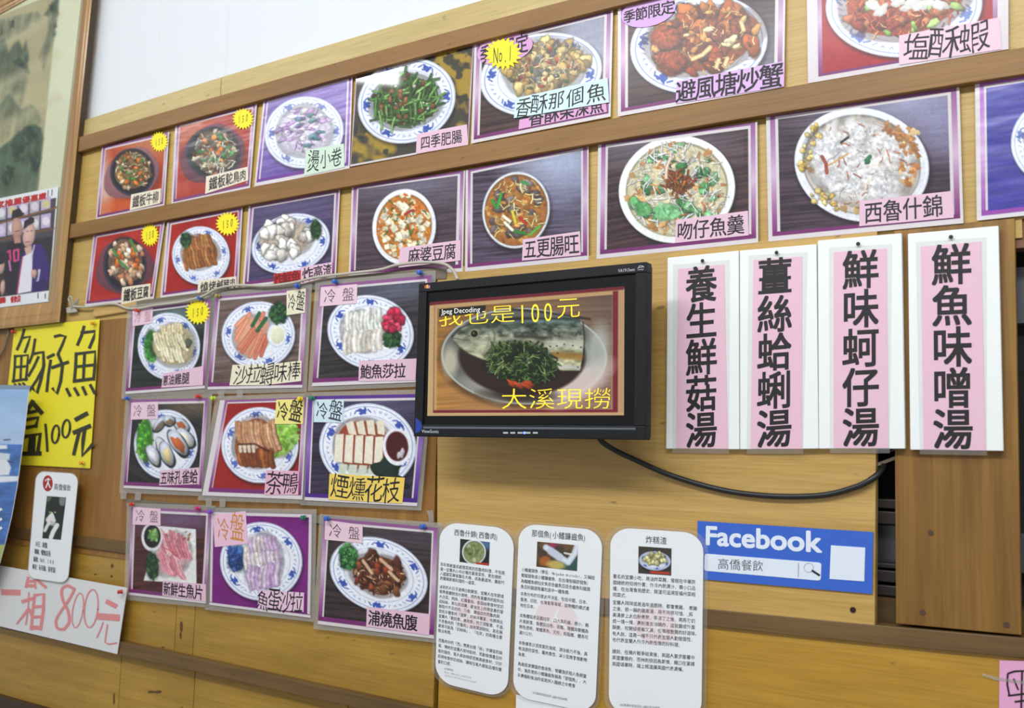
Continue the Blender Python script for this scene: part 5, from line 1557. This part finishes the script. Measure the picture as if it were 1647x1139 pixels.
pen(20, (490, 575), (515, 625)); pen(20, (548, 570), (576, 620)); pen(20, (608, 562), (632, 615)); pen(20, (664, 546), (696, 606))
pen(26, (240, 664), (200, 736)); pen(30, (236, 672), (306, 752)); pen(22, (196, 752), (264, 738)); pen(24, (200, 800), (280, 786), (262, 852)); pen(22, (196, 860), (268, 846)); pen(26, (180, 926), (296, 906), (276, 1052)); pen(24, (226, 930), (214, 1046)); pen(24, (250, 928), (244, 1046)); pen(28, (160, 1052), (296, 1050))
pen(16, (334, 836), (342, 930), (348, 1032))
ring_ = lambda cx, cy, a, b, t: [(cx + a * math.cos(u) * math.cos(t) - b * math.sin(u) * math.sin(t), cy + a * math.cos(u) * math.sin(t) + b * math.sin(u) * math.cos(t)) for u in [i * .449 for i in range(15)]]
pen(14, *ring_(408, 908, 26, 66, .12)); pen(14, *ring_(486, 868, 28, 66, .12))
pen(28, (558, 800), (638, 756)); pen(28, (544, 896), (660, 848)); pen(22, (582, 890), (562, 970), (542, 1056)); pen(24, (622, 868), (610, 960), (604, 1066), (678, 986))
k.build('handwriting', mat('felt_pen_black', (50, 50, 36), .6), root)

# ------------------------------------------------------------------ white sign in red brush writing
T = lambda x, y: (x / 4.575, 891 + y / 4.575)
rp = [(-45, 902), (204.4, 945.6), (188.4, 1052.3), (-48, 996)]
root = empty('brush_written_sign', tuple(P(90, 975, .026)), 'white paper sign with pale red brush writing at the lower left', 'sign')
slab('sign_sheet', rp, .026, .0015, mat('dull_white_paper', (222, 222, 222), .6), root)
k = Ink(.0264)
pen = lambda w, *pts, taper=1.0: k.pen([T(*a) for a in pts], w / 4.575, taper)
pen(44, (22, 282), (138, 286)); pen(22, (208, 175), (192, 245)); pen(22, (205, 205), (252, 200)); pen(22, (270, 190), (338, 248)); pen(14, (258, 205), (262, 255)); pen(24, (195, 235), (255, 235))
pen(26, (164, 352), (250, 326)); pen(12, (212, 285), (208, 400), (190, 520)); pen(26, (212, 404), (126, 512), taper=.5); pen(20, (215, 410), (240, 470))
pen(24, (252, 306), (322, 296), (318, 420), (298, 556)); pen(22, (250, 392), (318, 386)); pen(22, (240, 466), (310, 462)); pen(30, (226, 542), (300, 544)); pen(20, (256, 300), (240, 420), (230, 556))
curve = lambda w, *pts: k.pen([T(*a[:2]) for a in smooth_path([np.array(a, float) for a in pts], 5)], w / 4.575)
curve(22, (548, 262), (500, 236), (455, 262), (462, 340), (500, 420), (508, 500), (470, 556)); curve(20, (472, 556), (424, 548), (412, 490), (450, 420), (500, 350), (544, 270))
ring_ = lambda cx, cy, a, b, t: [(cx + a * math.cos(u) * math.cos(t) - b * math.sin(u) * math.sin(t), cy + a * math.cos(u) * math.sin(t) + b * math.sin(u) * math.cos(t)) for u in [i * .449 for i in range(15)]]
pen(9, *ring_(572, 416, 38, 130, .15)); pen(11, *ring_(670, 402, 50, 142, .1))
pen(34, (788, 352), (850, 384)); pen(48, (728, 460), (866, 470)); pen(11, (758, 505), (738, 560), (712, 615)); pen(11, (790, 520), (778, 600), (772, 650), (800, 665), (858, 655))
k.build('handwriting', mat('faded_red_brush', (222, 140, 140), .65), root)

# ------------------------------------------------------------------ cat card
T = lambda x, y: (x / 4.575, 740 + y / 4.575)
cq = [(58.5, 758), (126, 762.5), (108.5, 938.5), (44.5, 929)]
root = empty('cat_profile_card', tuple(P(84, 845, .032)), 'white rounded card with a black and white cat photo and a red round emblem', 'card')
out = rounded(cq, .2, .085)
slab('card_sheet', out, .032, .001, M_PAPER, root)
slab('laminate_film', [(a + (a - 85) * .04, b + (b - 848) * .02) for a, b in out], .0308, .0005, M_FILM_CLEAR, root)
p = Pic([T(345, 265), T(487, 275), T(448, 588), T(310, 576)], .9, 70)
p.fill((26, 32, 30)); p.poly([T(440, 270), T(490, 270), T(470, 340), T(430, 330)], (120, 126, 120))
p.poly([T(345, 265), T(380, 268), T(375, 300), T(340, 310)], (90, 96, 84)); p.poly([T(355, 340), T(375, 285), T(400, 330), T(430, 280), T(440, 330), T(430, 400), T(400, 440), T(360, 420)], (22, 26, 24))
p.blob(*T(375, 445), 8, 9, 0, (222, 222, 222), .2); p.poly([T(382, 380), T(395, 400), T(412, 450), T(350, 480), T(345, 440)], (226, 226, 226)); p.stroke([T(355, 470), T(330, 520)], 5, (222, 222, 222)); p.stroke([T(420, 480), T(390, 530), T(375, 570)], 7, (232, 232, 232))
p.ell(*T(368, 385), 1.4, 1.4, 0, (190, 190, 90)); p.ell(*T(405, 385), 1.4, 1.4, 0, (190, 190, 90)); p.ell(*T(378, 455), 2.2, 1.6, 0, (206, 170, 160))
p.build('cat_photo', .0323, M_PRINT, root)
cx, cy = T(351, 172)
em = slab('round_emblem', [(cx + 8 * math.cos(-a * .314), cy + 13 * math.sin(-a * .314)) for a in range(20)], .0324, .0005, mat('emblem_red', (166, 40, 40), .5), root)
k = Ink(.0327)
k.pen([(cx - 3, cy + 7), (cx + .5, cy - 2), (cx + 1, cy - 8)], 1.8); k.pen([(cx, cy - 2), (cx + 4, cy + 7)], 1.8); k.pen([(cx - 4, cy - 4), (cx - 1, cy - 7), (cx + 4, cy - 6)], 1.5)
k.build('emblem_mark', M_PAPER, em)
k = Ink(.0325)
k.cells([T(396, 168), T(522, 182), T(520, 232), T(396, 222)], '高僑餐飲', .0)
for i, tx in enumerate(('水王：高僑', '職稱：餐飲店長', '編號：NO.100', '專長：玩毛線、捉老鼠')):
    y0 = 596 + 56 * i
    x0 = 262 - 8 * i
    k.cells([T(x0, y0), T(x0 + 17 * len(tx), y0 + 5 * len(tx) // 2), T(x0 + 17 * len(tx), y0 + 44 + 5 * len(tx) // 2), T(x0, y0 + 40)], tx, .012, 1, grow=1.05)
k.build('lettering', mat('grey_ink', (62, 60, 66), .55), root)

# ------------------------------------------------------------------ sea poster hanging in front at the left edge
sp_out = [(-170, 618), (47.5, 622), (42, 672), (36, 720), (28, 780), (19, 830), (9, 872), (0, 905), (-22, 960), (-180, 950)]
root = empty('sea_poster', tuple(P(-30, 760, .06)), 'curled blue sea and ship poster cut off by the left edge', 'poster')
slab('poster_sheet', sp_out, .06, .001, M_PAPER, root)
p = Pic([(-170, 619), (46.5, 623), (-10, 905), (-190, 900)], 1.3, 71)
tt = np.clip((p.Y - 625) / 90, 0, 1)[..., None]
p.C = (np.array((150, 186, 226.)) * (1 - tt) + np.array((176, 200, 232.)) * tt) / 255 * (.94 + .12 * p.noise(60, 20, 0, 2)[..., None])
sea = p.Y > 715
p.C[sea] = (np.array((64, 110, 178.)) / 255 * (.75 + .5 * p.noise(16, 5, 0, 3)[..., None]))[sea]
for pts, cc in (([(-60, 735), (2, 738), (8, 752), (4, 764), (-60, 768)], (222, 228, 232)), ([(-40, 715), (4, 716), (4, 722), (-40, 724)], (232, 236, 240)), ([(-30, 726), (8, 730), (6, 740), (-30, 740)], (206, 216, 222)), ([(-60, 766), (22, 766), (18, 774), (-60, 780)], (226, 232, 238))):
    p.poly(pts, cc, 1, 2)
p.stroke([(0, 708), (10, 707)], 2, (60, 66, 80)); p.stroke([(4, 742), (12, 744)], 2, (50, 60, 80))
p.poly([(-190, 880), (2, 876), (-10, 905), (-190, 905)], (170, 186, 90), 1, 3)
# keep the print on the curled sheet: drop what lies past its edge
ex = np.interp(p.Y, [622, 672, 720, 780, 830, 872, 905], [46.8, 41.3, 35.3, 27.3, 18.3, 8.3, -.7])
xmin = p.X[:, :1]
p.X = xmin + (p.X - xmin) * (ex - xmin) / (p.X[:, -1:] - xmin)
p.build('sea_print', .0604, M_PRINT, root)
slab('top_strip', [(-170, 616), (48, 620), (47.5, 626), (-170, 623)], .0612, .0012, mat('grey_hanging_strip', (130, 146, 166), .4), root)
k = Ink(.0607)
for y in (822, 838, 852):
    k.pen([(-4, y), (2, y - 3)], 4)
k.build('white_lettering', M_PAPER, root)

# ------------------------------------------------------------------ three info cards
BODY = mat('small_print_ink', (66, 64, 70), .55)


def info_card(label, q, ru, rv, title, tq, paras, photo_q, paint, small, asp, size, emblem=None, d=.0115):
    root = empty('info_card', tuple(P(*cen(q), d)), label, 'card', 'white rounded info cards')
    H = homog(q)
    out = rounded(q, ru, rv, 8)
    slab('card_sheet', out, d, .001, M_PAPER, root)
    cx, cy = cen(q)
    slab('laminate_film', rounded([(a + (a - cx) * .1, b + (b - cy) * .03) for a, b in q], ru, rv, 8), d - .0012, .0005, M_FILM_CLEAR, root)
    p = Pic(qlerp(q, *photo_q), .9, 80)
    paint(p)
    p.build('dish_photo', d + .0003, M_PRINT, root)
    if emblem:
        u, v, a, b = emblem
        ii = Ink(d + .0002)
        ii.poly([tuple(float(c_) for c_ in hmap(H, u + a * math.cos(-i * .314), v + b * math.sin(-i * .314))) for i in range(20)])
        e = ii.build('faint_emblem', mat('faint_pink', (236, 220, 223), .55), root)
        ii = Ink(d + .00035)
        pt = lambda x, y: tuple(float(c_) for c_ in hmap(H, u + a * x, v + b * y))
        ii.pen([pt(-.6, .5), pt(-.1, .1), pt(.1, -.5)], 4); ii.pen([pt(0, 0), pt(.6, .6)], 4)
        ii.build('emblem_mark', M_PAPER, e)
    k = Ink(d + .0005)
    tn = sum(.45 if ord(c_) < 128 else 1.0 for c_ in title)
    k.em(H, tq[0], (tq[1] + tq[3]) / 2, (tq[2] - tq[0]) / tn / asp, asp, title, 2, .0)
    k.build('title', mat('title_ink', (66, 64, 70), .55), root)
    k = Ink(d + .0005)
    for (u, v, dv, lines) in paras:
        for i, ln in enumerate(lines):
            k.em(H, u, v + dv * i, size, asp, ln, 1, .0)
    k.build('body_text', BODY, root)
    k = Ink(d + .0005)
    for (u, v, sz, ln) in small:
        k.em(H, u, v, sz, asp, ln, 1, -.004)
    k.build('source_note', mat('source_note_ink', (120, 118, 122), .55), root)
    return root


def dish1(p):
    p.fill((46, 44, 44)); x, y = cen(p.q)
    p.ell(x + 12, y - 16, 18, 14, 0, (80, 116, 160), .9, 8)
    bowl(p, x - 1, y, 19, 20, 0, .88, (140, 146, 96), (186, 200, 200))
    food(p, (x - 1, y, 15, 16, 0), None, [('flat', 26, [(150, 160, 120), (120, 130, 74), (176, 186, 160), (90, 110, 60)], (2, 5), 1.4, None, 1)])
    p.poly([(x + 2, y + 16), (x + 22, y + 18), (x + 22, y + 23), (x + 2, y + 21)], (186, 60, 44))


def dish2(p):
    p.fill((70, 60, 50)); x, y = cen(p.q)
    p.mottle(0, (110, 80, 50), 12, .45, .2, .9)
    p.ell(x + 18, y + 16, 26, 14, 0, (50, 84, 80), .9, 5); p.ell(x - 20, y + 8, 9, 8, 0, (176, 96, 40), .9, 4); p.ell(x - 2, y + 14, 15, 7, .1, (206, 180, 96), .9, 4); p.ell(x - 8, y - 18, 8, 4, 0, (170, 60, 90), .8, 3)
    p.stroke([(x - 18, y - 14), (x - 4, y - 5), (x + 8, y + 4), (x + 18, y + 10), (x + 28, y - 4), (x + 32, y - 16)], 10, (206, 214, 226), 1, 2, .2); p.stroke([(x - 10, y - 8), (x + 4, y + 2)], 12, (196, 206, 222), 1, 3)
    p.stroke([(x + 12, y - 5), (x + 26, y - 2)], 3, (222, 226, 222), .9)


def dish3(p):
    p.fill((62, 58, 50)); x, y = cen(p.q)
    plate(p, x, y, 25, 15, .08, .0, .66)
    food(p, (x, y - 3, 17, 9, .05), (170, 160, 96), [('blob', 18, [(206, 200, 140), (222, 216, 160), (196, 190, 120)], (3, 5), 1.2, None, 1)])
    p.poly([(x - 8, y + 16), (x + 24, y + 18), (x + 24, y + 22), (x - 8, y + 20)], (186, 60, 44))


info_card('white rounded info card with a soup photo, leftmost of three under the monitor', [(708, 839), (827.5, 851), (816, 1124), (699.5, 1096)], .26, .115, '西魯什錦(西魯肉)', (.2, .03, .8, .082),
    [(.02, .262, .0285, ['早年常被當成處理菜尾的西魯肉料理，不但是', '道一宜蘭人心中必備的宴席菜色，更在總統', '入國宴菜單後聲名大噪，成為最道地，最能代', '表蘭陽家鄉料理的一道菜。']),
     (.02, .4, .0305, ['以前的人日子過得比較艱苦，宜蘭人在年節或', '婚喪喜慶辦流水席時，把所有喜慶用的配料如', '大白菜、肉絲、紅蘿蔔絲、香菇絲等食材全切', '成絲絲，再勾芡成羹，最後放上炸得金黃的蛋', '酥取代不足的肉。乃後，濃縮成的西魯肉與', '官將多種食材「匯聚」的美味饗宴，也展現出', '宜蘭人「勤刻意、善用食」的烹調智慧，不過，', '不見魯肉的「西魯肉」由來眾說紛紜，其名稱', '最常可能為「切絲絲」、「勾芡」的兩種主要', '做法有關。']),
     (.03, .735, .0335, ['西魯肉中的「西」應是台語「絲」字讀音的誤', '寫，傳統的宜蘭人就地取材，而勤儉慎重且好', '客的個性，客人來訪時卻苦無高級食材，只好', '將現有食材切成絲，讓每位客人都能品嚐到豐', '富的口感。'])],
    (.29, .092, .69, .232), dish1, [(.13, .905, .016, '#文章取自'), (.13, .925, .016, 'https://www.ntdtv.com/b5/2014/'), (.13, .945, .016, 'ingredient/2019/yilan-xilu-rou.html')], 1.8, .0245, (.5, .53, .24, .1))
info_card('white rounded info card with a silver fish photo, middle of three under the monitor', [(835, 842), (969.5, 853), (957, 1148), (824.5, 1120)], .22, .1, '那個魚(小鰭鐮齒魚)', (.16, .02, .82, .078),
    [(.05, .262, .0325, ['小鰭龍頭魚（學名：Harpadon microchir，又稱短', '臂龍頭魚或小鰭鐮齒魚，在台灣俗稱那個魚）', '為輻鰭魚綱仙女魚目合齒魚亞目合齒魚科龍頭', '魚亞科龍頭魚屬的其中一種魚類。']),
     (.05, .4, .033, ['本魚分布於印度太平洋區，包括中國、日本、', '香港、印尼、台灣島等海域，該物種的模式產', '地在日本。']), (.05, .525, .033, ['本魚體延長呈圓柱形，口大具利齒，眼小，鱗', '片易脫落，魚體銀白色，背鰭、腹鰭與臀鰭為', '無色透明，尾鰭黑色，叉形，有脂鰭，體長可', '達70公分。']),
     (.05, .683, .033, ['本魚棲息沙泥底質的海域，游泳能力不強，具', '有洄游的習性，屬肉食性，以小型無脊椎動物', '為食。']), (.05, .805, .033, ['為高經濟價值的食用魚，常曬漁民陷入魚網當', '中，漁民常將小鰭鐮齒魚稱為「那個魚」，大', '多裹麵粉後油炸或是拌入麵線之中煮食'])],
    (.235, .094, .725, .236), dish2, [(.25, .955, .016, '#文章資料取自百科 #圖片取自網路')], 1.72, .0243, (.5, .51, .25, .1))
info_card('white rounded info card with a fried pudding photo, rightmost of three beside the blue banner', [(982, 848), (1131.5, 858), (1128, 1160), (979, 1147)], .22, .1, '炸糕渣', (.38, .028, .61, .078),
    [(.03, .262, .033, ['著名的宜蘭小吃，是油炸菜餚，曾經在中華民', '國總統府招待外賓；外冷內熱燙汁，需小口品', '嚐，在台灣食用歷史，糕渣可追溯至福州菜相', '同菜式。']),
     (.03, .402, .0335, ['宜蘭人拜拜或是過年過節時，都會煮雞， 煮雞', '之後，那一鍋的雞高湯，用不完很可惜。_將', '高湯摻上太白粉煮熟，等涼了之後，再將它切', '成一塊一塊，裹粉進去油鍋炸，這就變成外面', '酥脆，咬開卻是軟又燙，在嘴裡散開的好滋味。', '有人說，這是一種不只代表宜蘭人勤儉個性，', '也代表宜蘭人外冷內熱性情的好料理。']), (.03, .665, .034, ['據說，在鴉片戰爭結束後，英國人要求簽署中', '英望廈條約，而林則徐因為氣憤，藉口在宴請', '英國領事時，端上糕渣讓英國代表燙嘴。'])],
    (.305, .092, .66, .237), dish3, [(.12, .95, .016, '#文章資料取自百科 #圖片取自網路')], 1.77, .0252, (.5, .51, .23, .1))
o = slab('card_stub', [(830, 1117.5), (944, 1138), (943, 1200), (829, 1190)], .0098, .0008, M_PAPER)
tag(o, 'plain white card showing below the middle info card', 'card')

# ------------------------------------------------------------------ blue banner
bq = [(1122, 838), (1404.7, 856), (1402.8, 955.4), (1121, 931)]
root = empty('search_banner', tuple(P(*cen(bq), .0105)), 'blue paper banner with big white word and search box beside the info cards', 'banner')
slab('banner_sheet', bq, .0092, .001, mat('banner_blue', (52, 100, 200), .5), root)
T = lambda x, y: (1100 + x / 4.069, 720 + y / 4.069)
k = Ink(.0096)
k.line([T(144, 512), T(906, 548), T(906, 692), T(142, 640)], 'Facebook', .03, 4)
k.build('lettering', mat('banner_white', (226, 234, 246), .5), root)
bx_ = rounded([T(136, 694), T(900, 754), T(895, 872), T(133, 806)], .025, .14, 5)
sb = slab('search_box', bx_, .0098, .0006, mat('banner_white', (226, 234, 246), .5), root)
k = Ink(.0102)
k.cells([T(218, 720), T(520, 738), T(520, 814), T(218, 800)], '高僑餐飲', -.006, 3)
k.pen([T(750, 755), T(748, 848)], .7)
k.build('lettering', mat('banner_grey_ink', (86, 84, 88), .55), sb)
k = Ink(.0102)
cx, cy = T(817, 787)
k.pen([(cx + 7.6 * math.cos(i * .3), cy + 7.4 * math.sin(i * .3)) for i in range(22)], .7)
k.build('magnifier_lens', mat('lens_grey', (150, 150, 156), .5), sb)
k = Ink(.0103)
k.pen([T(840, 806), T(886, 836)], 3.4)
k.build('magnifier_handle', M_INK, sb)
slab('white_square', [T(962, 640), T(1186, 655), T(1180, 876), T(953, 860)], .0098, .0006, mat('banner_white', (226, 234, 246), .5), root)

# ------------------------------------------------------------------ pink note at the lower right corner
T = lambda x, y: (1327 + x / 2.853, 740 + y / 2.853)
nq = [(1607.5, 1062.5), (1735, 1066), (1735, 1215), (1606.5, 1205)]
root = empty('pink_note', tuple(P(1670, 1130, .003)), 'pink note with black handwriting at the lower right corner', 'note')
slab('note_sheet', nq, .003, .001, mat('note_pink', (232, 168, 206), .55), root)
slab('tape_strip', [(1580, 1083), (1600, 1089), (1660, 1098), (1659, 1103), (1600, 1094), (1580, 1087)], .0036, .0003, M_FILM, root)
k = Ink(.0034)
pen = lambda w, *pts: k.pen([T(*a) for a in pts], w / 2.853)
pen(9, (838, 985), (836, 1030), (846, 1082)); pen(9, (840, 980), (870, 970), (960, 966), (965, 1070)); pen(9, (842, 1082), (960, 1068)); pen(8, (866, 1006), (886, 1054)); pen(9, (904, 975), (900, 1150)); pen(9, (872, 1110), (950, 1100)); pen(9, (850, 1160), (960, 1150))
k.build('handwriting', M_INK, root)

o = slab('tape_scrap', [(686, 822), (696, 821), (698, 839), (690, 840), (689, 830)], .004, .0005, M_FILM)
tag(o, 'scrap of white tape on the panel above the grilled fish belly card', 'tape')
